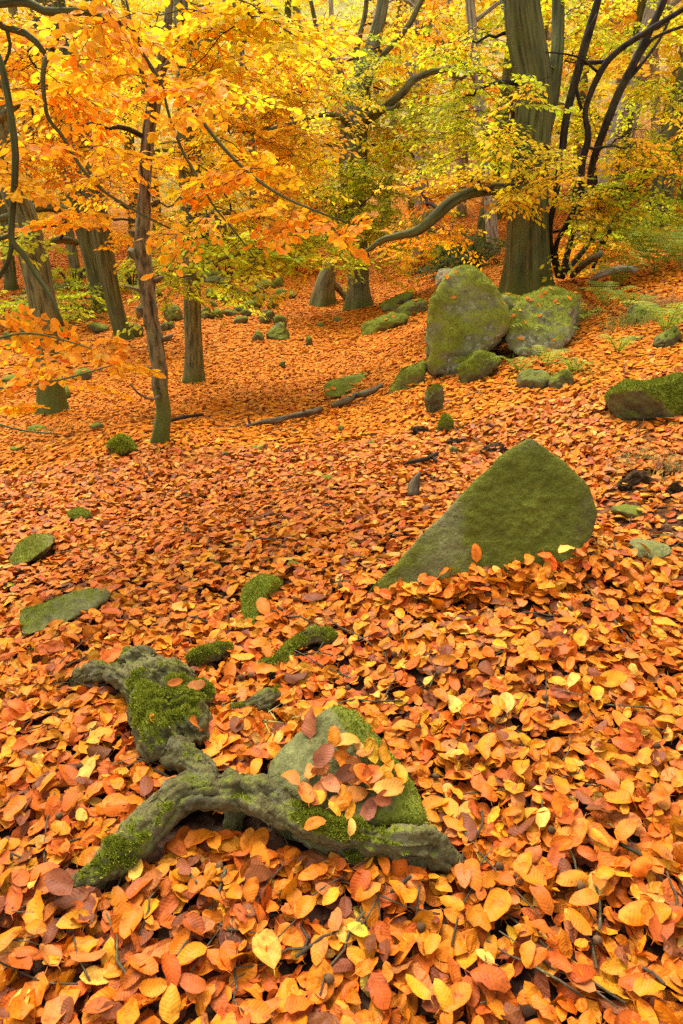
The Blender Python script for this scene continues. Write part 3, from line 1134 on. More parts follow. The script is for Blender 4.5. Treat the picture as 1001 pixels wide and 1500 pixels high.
# great beech on the right
gb = ground(772, 432)
YB = gb[1]
t1 = Tree('beech_tree', 'massive smooth-barked beech with a low bent limb, right of the tall boulder', gb, M_beech, seed=1)
t1.limb([(771, 452, YB, 37), (772, 428, YB, 34), (773, 380, YB, 30.5), (773, 330, YB, 28.5), (775, 270, YB, 27), (779, 200, YB, 26), (783, 150, YB, 25), (779, 100, YB, 25), (770, 50, YB, 25), (764, 0, YB, 24), (760, -120, YB, 22)],
        'trunk', 64, .06, 4, .5, .11, 7, mossbase=.5)
t1.limb([(788, 210, YB, 16), (806, 150, YB + .2, 12), (815, 90, YB + .3, 10), (818, 20, YB + .5, 9), (815, -80, YB + .6, 8)], n=12, rough=.08)
t1.limb([(768, 292, YB, 11), (742, 281, YB - .15, 8.5), (715, 279, YB - .3, 7.5), (685, 284, YB - .4, 8), (660, 297, YB - .45, 8.5), (638, 317, YB - .45, 8), (612, 338, YB - .4, 7), (585, 345, YB - .3, 5.5), (560, 352, YB - .2, 4.5), (540, 366, YB - .1, 3), (522, 372, YB, 2)], n=14, rough=.12)
t1.limb([(772, 120, YB, 12), (758, 60, YB + .3, 10), (745, 20, YB + .5, 9), (735, -40, YB + .7, 8)], n=12)
for (a, b, dY_, rx, ry, n, pal) in [(690, 262, -.1, 60, 10, 9, 'GY'), (620, 282, 0, 50, 11, 7, 'OG'), (765, 268, -.9, 42, 9, 6, 'GY'), (745, 190, -.9, 30, 22, 6, 'VY'), (690, 140, .2, 70, 36, 14, 'VVL'), (705, 205, .6, 70, 30, 10, 'VLY'),
          (815, 230, -.8, 40, 12, 5, 'YG'), (700, 60, .4, 75, 45, 13, 'VYL'), (825, 55, .8, 70, 45, 9, 'YV'), (612, 342, .2, 46, 8, 6, 'OO'), (690, 215, .3, 60, 14, 8, 'YV'), (775, 120, -.9, 30, 18, 5, 'VG'), (660, 330, .6, 40, 8, 4, 'G')]:
    t1.cluster(a, b, YB + dY_, rx, ry, n, pal)
t1.finish()

# many-stemmed tree in front of it
gm = ground(815, 402)
YM = min(gm[1], 8.6)
gm = np.array([*at(815, 398, YM)])
t2 = Tree('many_stemmed_tree', 'dark slender many-stemmed tree sprawling right of the massive beech', gm, M_twig, seed=2)
t2.limb([(820, 405, YM, 5.6), (808, 365, YM, 4.0), (806, 330, YM - .1, 4.0), (813, 290, YM - .2, 4.8), (822, 235, YM - .2, 5.6), (830, 170, YM - .2, 6.0), (845, 110, YM - .2, 6.4), (856, 70, YM - .2, 6.4), (872, 15, YM - .2, 5.6), (890, -50, YM - .2, 4.8)], 'stem', 9, .14)
t2.limb([(818, 405, YM, 4.8), (815, 360, YM - .1, 3.6), (835, 320, YM - .2, 4.0), (850, 285, YM - .2, 4.8), (853, 240, YM - .2, 5.2), (862, 200, YM - .3, 4.8), (858, 160, YM - .3, 4.0), (880, 105, YM - .3, 4.8), (905, 75, YM - .3, 4.4), (950, 45, YM - .3, 4.0), (1010, 8, YM - .3, 4.0)], 'stem', 9, .14)
t2.limb([(822, 408, YM, 5.6), (840, 340, YM + .1, 4.0), (862, 280, YM + .1, 4.8), (868, 240, YM + .1, 5.2), (885, 190, YM, 5.6), (905, 140, YM, 6.0), (930, 90, YM, 6.0), (952, 45, YM, 5.6), (975, -5, YM, 4.8), (990, -60, YM, 4.0)], 'stem', 9, .14)
t2.limb([(825, 402, YM, 4.8), (860, 360, YM + .4, 4.0), (872, 330, YM + .5, 4.0), (873, 290, YM + .6, 4.8), (868, 240, YM + .6, 4.8)], 'stem', 8, .14)
t2.limb([(866, 392, YM + .5, 5.6), (885, 350, YM + .5, 5.6), (900, 325, YM + .5, 4.8), (915, 305, YM + .5, 4.0), (960, 235, YM + .5, 3.2)], 'stem', 8, .14)
t2.limb([(852, 160, YM - .3, 2.4), (845, 130, YM - .35, 2.4), (848, 95, YM - .4, 2.1), (855, 60, YM - .4, 1.9), (875, 20, YM - .4, 1.6)], 'branch', 6, .1)
t2.limb([(850, 92, YM - .2, 3.2), (885, 90, YM - .2, 2.8), (905, 76, YM - .3, 2.7)], 'branch', 6, .1)
t2.limb([(875, 105, YM - .3, 2.1), (850, 85, YM - .3, 1.6), (820, 78, YM - .3, 1.2), (790, 76, YM - .3, 1.0)], 'branch', 5, .1)
t2.limb([(935, 85, YM, 2.8), (960, 55, YM, 2.4), (1010, 35, YM, 2.0)], 'branch', 6, .1)
t2.limb([(912, 125, YM, 3.2), (935, 100, YM, 2.8), (965, 60, YM + .2, 2.4), (985, 20, YM + .3, 2.0)], 'branch', 6, .1)
t2.limb([(810, 340, YM, 2.4), (840, 335, YM, 1.6), (870, 352, YM, 1.6)], 'branch', 5, .1)
for (a, b, dYm, rx, ry, n, pal) in [(905, 205, .5, 55, 24, 9, 'YV'), (925, 215, -.5, 40, 16, 5, 'GO'), (875, 285, -.5, 55, 16, 8, 'GY'), (850, 250, .5, 45, 20, 6, 'YV'), (905, 292, -.4, 50, 22, 10, 'VL'), (965, 170, .6, 50, 45, 13, 'YVL'), (930, 50, .7, 75, 45, 13, 'VYL'), (830, 130, .7, 40, 25, 5, 'YV'),
          (965, 300, .4, 45, 28, 12, 'VL'), (945, 265, -.6, 40, 14, 5, 'LV'), (880, 320, -.3, 40, 14, 6, 'VL'), (960, 120, .6, 45, 30, 8, 'YV'), (850, 30, .6, 60, 30, 8, 'YV'), (890, 355, .4, 40, 14, 6, 'GO'), (870, 170, .6, 30, 30, 5, 'Y'), (980, 235, .4, 40, 25, 7, 'GV'), (800, 215, -.8, 40, 12, 4, 'YG')]:
    t2.cluster(a, b, YM + dYm, rx, ry, n, pal)
t2.finish()

# centre tree
gc_ = ground(527, 452)
YC = gc_[1]
t3 = Tree('beech_tree', 'pale beech with a flared base at the centre of the hollow', gc_, M_pale, seed=3)
t3.limb([(527, 466, YC, 17), (526, 450, YC, 16), (525, 420, YC, 14.5), (525, 390, YC, 14.5), (522, 340, YC, 15), (519, 280, YC, 17), (517, 220, YC, 20), (520, 175, YC, 19), (527, 140, YC, 16), (535, 100, YC, 12), (548, 60, YC, 10), (560, 10, YC, 9), (568, -60, YC, 7)], 'trunk', 30, .06, 3, 1.0, .06, 6, mossbase=.5)
t3.limb([(524, 160, YC, 7.2), (548, 100, YC - .4, 5.0), (575, 65, YC - .6, 4.7), (600, 35, YC - .6, 4.3), (620, -5, YC - .6, 4.0)], rough=.2, mat=M_limb)
t3.limb([(520, 190, YC, 6.5), (560, 160, YC - .6, 5.8), (590, 135, YC - .8, 5.8), (605, 118, YC - .8, 5.4), (630, 106, YC - .8, 4.7), (662, 100, YC - .8, 4.0), (700, 90, YC - .8, 2.9)], rough=.2, mat=M_limb)
t3.limb([(518, 200, YC, 7.2), (545, 165, YC - .5, 5.0), (575, 160, YC - .8, 4.3), (585, 152, YC - 1, 2.9)], rough=.2, mat=M_limb)
t3.limb([(517, 190, YC, 5.8), (498, 172, YC - .4, 4.3), (475, 168, YC - .6, 3.6), (430, 180, YC - .9, 2.9), (390, 190, YC - 1, 2.2)], rough=.2, mat=M_limb)
t3.limb([(530, 130, YC, 5.8), (522, 80, YC + .3, 4.3), (535, 20, YC + .5, 3.6), (540, -40, YC + .5, 2.9)], rough=.2, mat=M_limb)
t3.limb([(520, 150, YC, 5.8), (495, 100, YC, 4.3), (470, 60, YC, 3.6), (455, 0, YC, 2.9)], rough=.2, mat=M_limb)
t3.limb([(534, 366, YC, 4.3), (520, 374, YC - .6, 3.6), (502, 370, YC - .9, 3.2), (494, 355, YC - 1, 2.9), (500, 343, YC - 1, 2.2)], rough=.2, mat=M_limb)
for q in [(520, 292, 13.4, 55, 22, 18, 'L'), (565, 215, 14, 80, 26, 18, 'GYV'), (490, 95, 14, 90, 36, 24, 'GY'), (615, 185, 14, 70, 26, 14, 'GYV'), (470, 215, 13.8, 70, 36, 22, 'G'), (610, 50, 14.5, 80, 45, 18, 'GYO'), (545, 330, 13.3, 70, 16, 18, 'LV'),
          (430, 130, 14, 70, 40, 22, 'G'), (530, 30, 14, 80, 30, 14, 'GY'), (500, 180, 13.6, 50, 14, 10, 'Y'), (560, 130, 13.8, 60, 18, 10, 'Y'), (580, 155, 13.4, 40, 14, 8, 'V'), (440, 290, 13.5, 60, 20, 14, 'GO'), (640, 130, 13.8, 50, 16, 8, 'YV')]:
    t3.cluster(*q, T_FAR, 1.2, 1.35)
for q in [(500, 325, 12.4, 60, 18, 12, 'LV'), (560, 265, 12.4, 60, 18, 12, 'LV'), (590, 315, 12.6, 60, 14, 9, 'VL'), (450, 350, 12.2, 60, 14, 10, 'LV'), (510, 240, 12.2, 50, 20, 10, 'VL'), (600, 215, 12.6, 60, 20, 10, 'VY'), (545, 70, 12.6, 60, 30, 9, 'YV'), (500, 130, 12.4, 60, 24, 10, 'YV'), (640, 165, 12.6, 60, 22, 10, 'VL'), (540, 385, 12.8, 60, 8, 5, 'VY')]:
    t3.cluster(*q, T_FAR, 1.1, 1.2)
t3.finish()

# snag to its left
gs = ground(475, 446)
YS = gs[1]
t4 = Tree('tree_snag', 'short broken grey trunk with a wide base left of the centre beech', gs, M_pale, 'stump', seed=4)
t4.limb([(474, 458, YS, 17), (474, 444, YS, 16), (476, 420, YS, 13.5), (480, 402, YS, 11), (486, 388, YS, 9), (490, 376, YS, 5)], 'trunk', 22, .14, 3, .8, .1, 5, mossbase=.4)
t4.limb([(484, 412, YS, 6), (498, 425, YS + .3, 5), (510, 440, YS + .3, 4)], 'root', 8, .1)

# slim straight trunk
g3 = ground(284, 560)
Y3 = g3[1]
t5 = Tree('beech_tree', 'straight slim trunk standing alone left of the leaf hollow', g3, M_oak, seed=5)
t5.limb([(284, 572, Y3, 15), (284, 558, Y3, 14.5), (284, 520, Y3, 13), (282, 470, Y3, 12.5), (281, 420, Y3, 12.5), (278, 340, Y3, 12.5), (275, 270, Y3, 12.5), (272, 200, Y3, 12), (270, 120, Y3, 11.5), (266, 40, Y3, 11), (262, -80, Y3, 10)], 'trunk', 24, .07, 6, .5, .05, 5, mossbase=.25)
t5.limb([(280, 410, Y3, 5), (310, 385, Y3 - .3, 4), (350, 372, Y3 - .6, 3), (410, 362, Y3 - .8, 2)], n=7, rough=.1)
t5.limb([(277, 330, Y3, 5), (320, 312, Y3 - .3, 4), (380, 318, Y3 - .5, 3), (440, 340, Y3 - .6, 2)], n=7, rough=.1)
t5.limb([(272, 180, Y3, 5), (310, 170, Y3 + .2, 4.5), (340, 184, Y3 + .2, 4.5), (375, 190, Y3 + .2, 4), (405, 178, Y3 + .2, 3), (430, 172, Y3 + .2, 2)], n=7, rough=.1)
t5.limb([(268, 90, Y3, 5), (310, 55, Y3, 4), (370, 60, Y3, 3), (440, 40, Y3, 2)], n=7, rough=.1)
for q in [(345, 345, 7.0, 120, 16, 20, 'LVV'), (420, 372, 7.1, 90, 14, 13, 'LVY'), (255, 395, 7.2, 45, 22, 7, 'LV'), (330, 300, 7.4, 100, 14, 12, 'VGY'), (335, 190, 7.6, 90, 34, 19, 'GY'), (420, 225, 7.7, 75, 34, 15, 'GYO'), (320, 95, 7.6, 90, 36, 18, 'GGY'),
          (430, 60, 7.8, 85, 36, 18, 'GYO'), (300, 250, 7.2, 60, 20, 9, 'GY'), (200, 260, 7.2, 60, 26, 9, 'GO'), (480, 345, 7.3, 60, 10, 7, 'LV'), (330, 412, 7.4, 60, 8, 5, 'V'), (190, 130, 7.6, 60, 40, 10, 'GY'), (440, 130, 7.9, 70, 30, 11, 'GY'), (400, 290, 7.3, 70, 12, 7, 'GO')]:
    t5.cluster(*q)
t5.finish()

# crooked rough-barked tree
g4 = ground(234, 650)
Y4 = g4[1]
t6 = Tree('young_tree', 'crooked rough-barked tree left of the hollow with burrs on its trunk', g4, M_rough, seed=6)
t6.limb([(230, 668, Y4, 14.3), (233, 648, Y4, 12.6), (239, 610, Y4, 11.3), (236, 570, Y4, 10.9), (230, 520, Y4, 10.9), (224, 475, Y4, 11.3), (217, 430, Y4, 10.9), (211, 385, Y4, 11.3), (208, 345, Y4, 10.1), (211, 300, Y4, 9.2), (213, 255, Y4, 8.8), (217, 205, Y4, 9.2), (225, 155, Y4, 9.7), (233, 112, Y4, 8.0), (242, 65, Y4, 6.7), (247, 20, Y4, 5.9), (250, -60, Y4, 5.0)], 'trunk', 40, .42, 22, .5, .08, 5, mossbase=.75)
t6.limb([(212, 385, Y4, 8), (196, 372, Y4, 7), (188, 368, Y4, 5)], 'burr', 8, .3)
for (bx_, by_, dx_, r_) in [(233, 612, 14, 5), (226, 545, -12, 5), (240, 498, 13, 4), (209, 458, -9, 6), (228, 412, 12, 4), (199, 345, -10, 5), (224, 300, 10, 4), (203, 265, -8, 4)]:
    t6.limb([(bx_, by_, Y4, r_ * .9), (bx_ + dx_ * .5, by_ - 3, Y4 - .02, r_), (bx_ + dx_, by_ - 7, Y4 - .03, r_ * .45)], 'burr', 8, .4, 30)
t6.limb([(218, 432, Y4, 5), (200, 424, Y4 - .05, 2.5), (182, 419, Y4 - .1, 1.8)], 'branch', 6, .1)
t6.limb([(225, 160, Y4, 6), (214, 130, Y4 - .1, 4), (200, 70, Y4 - .2, 3), (185, 0, Y4 - .2, 2)], 'branch', 6, .1)
t6.limb([(232, 110, Y4, 5), (270, 70, Y4 - .1, 3.5), (330, 30, Y4 - .2, 2.5), (400, 15, Y4 - .2, 2)], 'branch', 6, .1)
t6.limb([(238, 575, Y4, 3), (225, 585, Y4 - .15, 2), (205, 578, Y4 - .2, 1.6), (190, 562, Y4 - .3, 1.2)], 'branch', 6, .1)
for q in [(160, 60, 4.5, 70, 30, 5, 'GYG'), (300, 75, 4.4, 60, 30, 6, 'YG'), (370, 25, 4.3, 80, 22, 8, 'Y'), (290, 20, 4.4, 60, 20, 5, 'GO'), (140, 180, 4.5, 40, 22, 2, 'OG'), (275, 320, 4.4, 40, 16, 2, 'GO')]:
    t6.cluster(*q, T_MID, 1.0, .9)
t6.finish()

# oak at the left
g5 = ground(78, 606)
Y5 = g5[1]
t7 = Tree('oak_tree', 'thick ridged trunk with mossy foot leaning left at the left edge', g5, M_oak, seed=7)
t7.limb([(80, 620, Y5, 22), (78, 604, Y5, 20), (74, 560, Y5, 16.5), (69, 505, Y5, 16.5), (63, 445, Y5, 19), (51, 385, Y5, 19), (39, 330, Y5, 18), (22, 280, Y5, 18), (6, 220, Y5, 17), (-10, 140, Y5, 16), (-20, 20, Y5, 14)], 'trunk', 44, .16, 14, .5, .06, 6, mossbase=.9)
t7.limb([(-8, 180, Y5, 7), (30, 150, Y5 - .3, 5), (90, 120, Y5 - .5, 4), (150, 90, Y5 - .6, 3)], n=7, rough=.1)
for q in [(90, 130, 6.6, 60, 40, 16, 'GO'), (60, 220, 6.6, 60, 25, 8, 'OGG'), (130, 210, 6.6, 60, 25, 7, 'OGG'), (40, 60, 6.6, 60, 35, 12, 'G'), (20, 350, 6.4, 30, 30, 5, 'V')]:
    t7.cluster(*q)
t7.finish()

# leaning pair behind it
for (pp, lab, nb) in [
    ([(188, 512, 0, 14), (184, 498, 0, 12), (172, 460, 0, 11.5), (162, 415, 0, 12), (151, 350, 0, 13.5), (142, 295, 0, 13), (130, 230, 0, 12), (114, 150, 0, 11), (95, 60, 0, 10), (80, -40, 0, 9)], 'front trunk of the leaning pair behind the thick left trunk', 1),
    ([(152, 466, 1, 15), (150, 452, 1, 13.5), (143, 410, 1, 13.5), (129, 350, 1, 14.5), (112, 290, 1, 14.5), (100, 230, 1, 13.5), (85, 150, 1, 12), (62, 50, 1, 11), (48, -40, 1, 10)], 'rear trunk of the leaning pair, partly hidden by the front one', 2)]:
    g = ground(pp[1][0], pp[1][1])
    Y = g[1]
    tr = Tree('leaning_tree', lab, g, M_beech, seed=30 + nb)
    tr.limb([(a, b, Y, r) for a, b, _, r in pp], 'trunk', 24, .06, 4, .6, .07, 5, mossbase=.5)
    if nb == 1:
        tr.limb([(112, 355, Y, 5), (98, 352, Y - .4, 5), (80, 352, Y - .6, 5.5), (66, 360, Y - .8, 5), (50, 375, Y - .9, 4)], n=8, rough=.1)
        qs = [(110, 300, 10.4, 50, 14, 4, 'OG'), (150, 240, 10.5, 70, 20, 12, 'OGG'), (140, 120, 10.6, 70, 45, 22, 'GO'), (210, 330, 10.6, 50, 20, 9, 'OG')]
    else:
        tr.limb([(122, 330, Y, 8), (108, 318, Y - .3, 8), (92, 308, Y - .6, 7.5), (70, 303, Y - .8, 7), (48, 306, Y - 1, 6.5), (10, 318, Y - 1, 5), (-30, 330, Y - 1, 5)], n=10, rough=.1)
        tr.limb([(112, 300, Y, 5), (90, 325, Y - .5, 4.5), (60, 330, Y - .7, 4), (20, 340, Y - 1, 3)], n=8, rough=.1)
        qs = [(60, 120, 12, 70, 50, 22, 'G'), (30, 270, 12, 50, 26, 10, 'OG'), (120, 60, 12, 80, 40, 20, 'G')]
    for q in qs:
        tr.cluster(*q, T_FAR, 1.1, 1.2)
    tr.finish()

# near beech whose boughs hang into the top left (its trunk stands outside the picture)
tb = np.array([-3.1, 2.6, 0.0])
tb[2] = H(tb[0], tb[1])[0]
t8 = Tree('beech_tree', 'dark crooked overhanging boughs with orange leaves at the near left', tb, M_beech, seed=8)
zz = np.linspace(-.15, 6, 40)
W = np.stack([tb[0] + .15 * np.sin(zz * .8), tb[1] + .1 * np.cos(zz), tb[2] + zz, .26 - .022 * zz], 1)
t8.limb(None, 'trunk', 28, .06, 4, .5, .07, 6, mossbase=.4, world=W)


def bough(path, n=8, start=None, rough=.12):
    W_ = px_path(path, seg=.04)
    if start is not None:
        j = catmull(np.vstack([start, (start + W_[0, :3]) / 2 + [0, 0, .1], W_[0, :3]]), 10)[:-1]
        r = np.linspace(W_[0, 3] * 1.6, W_[0, 3], len(j))
        W_ = np.vstack([np.column_stack([j, r]), W_])
    return t8.limb(None, 'branch', n, rough, 14, world=W_)


bough([(-20, 8, 3.6, 6.5), (20, 3, 3.6, 6), (45, 5, 3.6, 6), (65, 16, 3.6, 6), (95, 18, 3.6, 6.5), (130, 18, 3.6, 5), (160, 31, 3.6, 4.5), (188, 36, 3.6, 3.5)], 10, np.array([-3.0, 2.65, 2.9]))
bough([(94, 20, 3.6, 5), (84, 50, 3.6, 5), (76, 75, 3.6, 4.5), (66, 92, 3.55, 4), (63, 115, 3.5, 3.4), (66, 150, 3.5, 3), (72, 175, 3.5, 3), (92, 200, 3.5, 2.6), (112, 235, 3.5, 2.6), (140, 270, 3.45, 2.4), (170, 292, 3.45, 2), (215, 318, 3.4, 1.6), (250, 335, 3.4, 1.2)])
bough([(92, 18, 3.6, 3), (88, 5, 3.6, 2.6), (84, -20, 3.6, 2.4)])
bough([(-10, 22, 3.3, 5), (8, 42, 3.3, 5), (28, 44, 3.3, 5), (50, 58, 3.3, 4.5), (66, 78, 3.3, 3.5)], 8, np.array([-3.0, 2.6, 2.7]))
bough([(10, 44, 3.3, 3), (15, 70, 3.3, 2.6), (4, 100, 3.3, 2)])
bough([(186, 34, 3.6, 3.5), (200, 50, 3.6, 3.2), (208, 75, 3.6, 3.2), (228, 108, 3.55, 3.2), (245, 125, 3.5, 3.2), (268, 145, 3.5, 3.2), (290, 170, 3.5, 3), (318, 205, 3.45, 2.8), (345, 235, 3.4, 2.6), (375, 262, 3.4, 2.4), (415, 288, 3.4, 2), (470, 312, 3.35, 1.6), (520, 330, 3.35, 1)])
bough([(240, 122, 3.5, 2.2), (243, 150, 3.45, 2), (255, 190, 3.4, 2), (272, 230, 3.4, 2), (292, 262, 3.35, 1.8), (312, 300, 3.35, 1.6), (345, 340, 3.3, 1.3), (375, 380, 3.3, 1)])
bough([(188, 36, 3.6, 2.6), (140, 5, 3.7, 2), (110, -20, 3.7, 2)])
bough([(-15, 55, 2.9, 5), (2, 95, 2.9, 5), (10, 130, 2.9, 5), (18, 180, 2.9, 5), (23, 230, 2.9, 5.2), (20, 290, 2.9, 4.6), (17, 335, 2.9, 4.6), (19, 355, 2.9, 5), (36, 375, 2.9, 4), (55, 405, 2.9, 3.6), (75, 435, 2.85, 3.2), (93, 478, 2.85, 2.6)], 9, np.array([-3.0, 2.55, 2.4]))
bough([(18, 350, 2.9, 4), (15, 375, 2.9, 3.6), (6, 395, 2.9, 3.4), (-15, 425, 2.9, 3)])
bough([(14, 345, 2.9, 3.5), (0, 350, 2.9, 3), (-20, 355, 2.9, 3)])
bough([(-20, 570, 2.5, 2), (30, 566, 2.5, 1.8), (80, 558, 2.5, 1.6), (120, 548, 2.5, 1.4), (165, 535, 2.5, 1)], 6, np.array([-3.0, 2.6, .9]))
bough([(-20, 615, 2.3, 1.6), (30, 630, 2.3, 1.5), (90, 636, 2.3, 1.2)], 5, np.array([-3.0, 2.6, .6]))
bough([(-20, 500, 2.7, 1.8), (40, 488, 2.7, 1.6), (100, 500, 2.7, 1.2), (160, 520, 2.7, .9)], 5, np.array([-3.0, 2.6, 1.1]))
for q in [(30, 485, 2.8, 50, 12, 2, 'OG', .5), (130, 490, 2.8, 60, 12, 2, 'O', .45), (40, 545, 2.6, 60, 12, 2, 'O', .5), (175, 515, 2.7, 45, 10, 1, 'OG', .45), (10, 605, 2.5, 40, 10, 1, 'OG', .45),
          (20, 260, 3.2, 40, 20, 2, 'G', .55), (80, 210, 3.4, 50, 16, 2, 'OG', .55), (150, 225, 3.4, 50, 10, 2, 'OG', .55), (160, 105, 3.4, 30, 30, 2, 'GO', .55), (100, 60, 3.6, 60, 30, 4, 'GO', .65), (170, 20, 3.6, 60, 20, 4, 'GO', .65),
          (430, 300, 3.5, 60, 8, 3, 'O', .55), (340, 215, 3.5, 50, 16, 3, 'G', .6), (305, 120, 3.5, 40, 20, 3, 'OG', .6), (120, 310, 3.5, 40, 14, 2, 'OG', .5), (350, 250, 3.5, 40, 16, 2, 'O', .55), (40, 140, 3.4, 40, 20, 2, 'G', .6), (500, 325, 3.5, 40, 8, 2, 'O', .55)]:
    t8.cluster(*q[:7], T_MID, 1.0, q[7], True, True, .3)
t8.finish(280, T_MID)

# ------------------------------------------------------------------ woods behind
def wood_variant(name, label, group, seed, hgt, r, pals, mat, first, nsp, lsc=1.7, lean=0.):
    tr = Tree(name, label, (0, 0, 0), mat, 'tree', group, seed)
    rg = random.Random(seed)
    z = np.linspace(-.3, hgt, 18)
    bx, by, ph = rg.uniform(.1, .35), rg.uniform(.1, .35), rg.uniform(0, 6)
    W = np.stack([bx * np.sin(z * .5 + ph) + lean * z, by * np.cos(z * .45 + ph), z, r * (1 - .07 * z)], 1)
    W[:, 3] = np.clip(W[:, 3], .03, None)
    W[:, 0] -= W[0, 0]
    W[:, 1] -= W[0, 1]
    tr.limb(None, 'trunk', 9, .06, 3, .6, .05, 5, mossbase=.4, world=W)
    nl = rg.randint(6, 8)
    ends = []
    for i in range(nl):
        zz_ = first + (hgt - first) * (i + rg.random() * .6) / nl
        q = np.array([np.interp(zz_, z, W[:, 0]), np.interp(zz_, z, W[:, 1]), zz_])
        a = i * 2.4 + rg.random()
        ln = rg.uniform(1.2, 2.6) * (1 - .3 * i / nl)
        d = np.array([math.cos(a), math.sin(a), 0])
        Pm = [q, q + d * ln * .4 + [0, 0, .25 * ln], q + d * ln * .8 + [0, 0, rg.uniform(.2, .5) * ln], q + d * ln * 1.1 + [0, 0, rg.uniform(.1, .6) * ln]]
        cc = catmull(Pm, 9)
        rr_ = np.interp(zz_, z, W[:, 3]) * .45
        tr.limb(None, 'branch', 6, .1, 4, world=np.column_stack([cc, np.linspace(rr_, .015, 9)]))
        ends.append(cc)
    for k in range(nsp):
        cc = rg.choice(ends)
        q = cc[rg.randint(3, 8)] + np.array([rg.gauss(0, .5), rg.gauss(0, .5), rg.gauss(-.1, .3)])
        tr.spray(q, rg.uniform(0, 6.28), rg.gauss(.1, .2), rg.uniform(1.3, 2.2), rg.choice(pals), T_FAR, lsc, twigs=False)
    tr.finish()
    return tr.o


def children(o):
    return [c for c in bpy.data.objects if c.parent == o]


def whereabouts(px, Y):
    for lim, w in ((70, 'behind the thick ridged left trunk'), (140, 'between the thick left trunk and the leaning pair'), (215, 'behind the leaning pair of trunks'), (300, 'behind the slim straight trunk'), (395, 'above the left part of the hollow'), (480, 'just left of the centre beech'),
                   (570, 'behind the centre beech'), (640, 'right of the centre beech'), (710, 'above the tall boulder'), (800, 'behind the massive beech'), (880, 'behind the many-stemmed tree'), (955, 'above the right bank'), (2000, 'at the right edge of the woods')):
        if px < lim:
            return ('near ' if Y < 21 else 'set back ' if Y < 29 else 'high up the slope ' if Y < 37 else 'farthest up the slope ') + w


def place_copy(src, kids, loc, rz, sc, label=None):
    r = src.copy()
    C.objects.link(r)
    r.location = loc
    r.rotation_euler = (0, 0, rz)
    r.scale = (sc, sc, sc)
    if label:
        r['label'] = label
    for k in kids:
        c = k.copy()
        C.objects.link(c)
        c.parent = r
    return r


VAR = [
    ('woodland_tree', 'slim grey tree with golden leaves in the woods behind the hollow', 'golden trees in the woods behind', 61, 9.5, .15, 'YYG', M_pale, 1.6, 64),
    ('woodland_tree', 'slim grey tree with orange leaves in the woods behind the hollow', 'orange trees in the woods behind', 62, 9, .17, 'GYO', M_pale, 1.4, 64),
    ('woodland_tree', 'dark-barked tree with yellow-green leaves in the woods behind', 'yellow-green trees in the woods behind', 63, 9, .16, 'VYY', M_beech, 1.3, 64),
    ('woodland_tree', 'dark-barked tree with mixed gold and orange leaves in the woods behind', 'mixed gold trees in the woods behind', 64, 10, .2, 'GYV', M_beech, 1.8, 62),
    ('bare_tree', 'pale leaning tree with few leaves on the hillside behind', 'sparse pale trees on the hillside behind', 65, 11, .14, 'OV', M_white, 3, 14),
]
wr = random.Random(23)
LABV = ['slim golden tree', 'slim orange-leaved tree', 'dark yellow-green tree', 'mixed gold and orange tree', 'pale sparse leaning tree']
spots = []
fixed = [(690, 20, 2), (640, 24, 4), (560, 22, 1), (600, 27, 3), (460, 24, 0), (420, 28, 3), (370, 21, 0), (330, 26, 1), (290, 23, 2), (240, 27, 0), (200, 20, 3), (160, 25, 2), (110, 19, 0), (60, 22, 1), (20, 17, 2),
         (850, 15, 4), (900, 18, 2), (950, 14, 3), (985, 17, 2), (830, 22, 0), (780, 25, 1), (730, 30, 4), (680, 31, 0), (930, 23, 0), (720, 23, 3), (500, 31, 4), (540, 34, 0), (880, 27, 1), (270, 32, 4), (1010, 21, 1), (1060, 16, 0), (-60, 18, 1), (-40, 24, 0), (120, 33, 1), (400, 36, 1), (620, 37, 2), (800, 36, 0), (960, 33, 4), (30, 30, 3), (200, 38, 0), (700, 42, 4), (450, 44, 0), (330, 45, 2), (560, 46, 1), (860, 44, 3), (100, 45, 0), (605, 18.5, 4), (722, 17.5, 4), (890, 21, 4), (405, 23, 4), (665, 25, 4), (950, 20, 4)]
first = {}
for (px, Y, v) in fixed:
    px += wr.uniform(-12, 12)
    x = at(px, 400, Y)[0]
    z = H(x, Y)[0]
    sc = wr.uniform(.85, 1.25)
    if v not in first:
        o = wood_variant(*VAR[v][:1], *VAR[v][1:], lean=.12 if v == 4 else 0.)
        o['label'] = LABV[v] + ' ' + whereabouts(px, Y)
        kids = children(o)
        first[v] = (o, kids)
        o.location = (x, Y, z)
        o.rotation_euler = (0, 0, wr.uniform(0, 6.28))
        o.scale = (sc, sc, sc)
    else:
        place_copy(first[v][0], first[v][1], (x, Y, z), wr.uniform(0, 6.28), sc, LABV[v] + ' ' + whereabouts(px, Y))


# shrubs
def shrub(name, label, px, py, wpx, hpx, pal, n, seed, lsc=1.3):
    g = ground(px, py)
    tr = Tree(name, label, g, M_twig, 'shrub', None, seed)
    s = pxm(py, g[1])
    rg = random.Random(seed)
    for i in range(7):
        a = rg.uniform(0, 6.28)
        e = g + np.array([math.cos(a) * wpx * s * .4, math.sin(a) * wpx * s * .3, hpx * s * rg.uniform(.5, .95)])
        cc = catmull([g - [0, 0, .1], (g + e) / 2 + [0, 0, .15], e], 8)
        tr.limb(None, 'stem', 5, .1, world=np.column_stack([cc, np.linspace(.02, .006, 8)]))
    for i in range(n):
        q = g + np.array([rg.gauss(0, .28) * wpx * s, rg.gauss(0, .2) * wpx * s, abs(rg.gauss(.45, .28)) * hpx * s])
        tr.spray(q, rg.uniform(0, 6.28), rg.gauss(.1, .3), rg.uniform(.7, 1.2), rg.choice(pal), T_FAR, lsc, twigs=False)
    tr.finish()


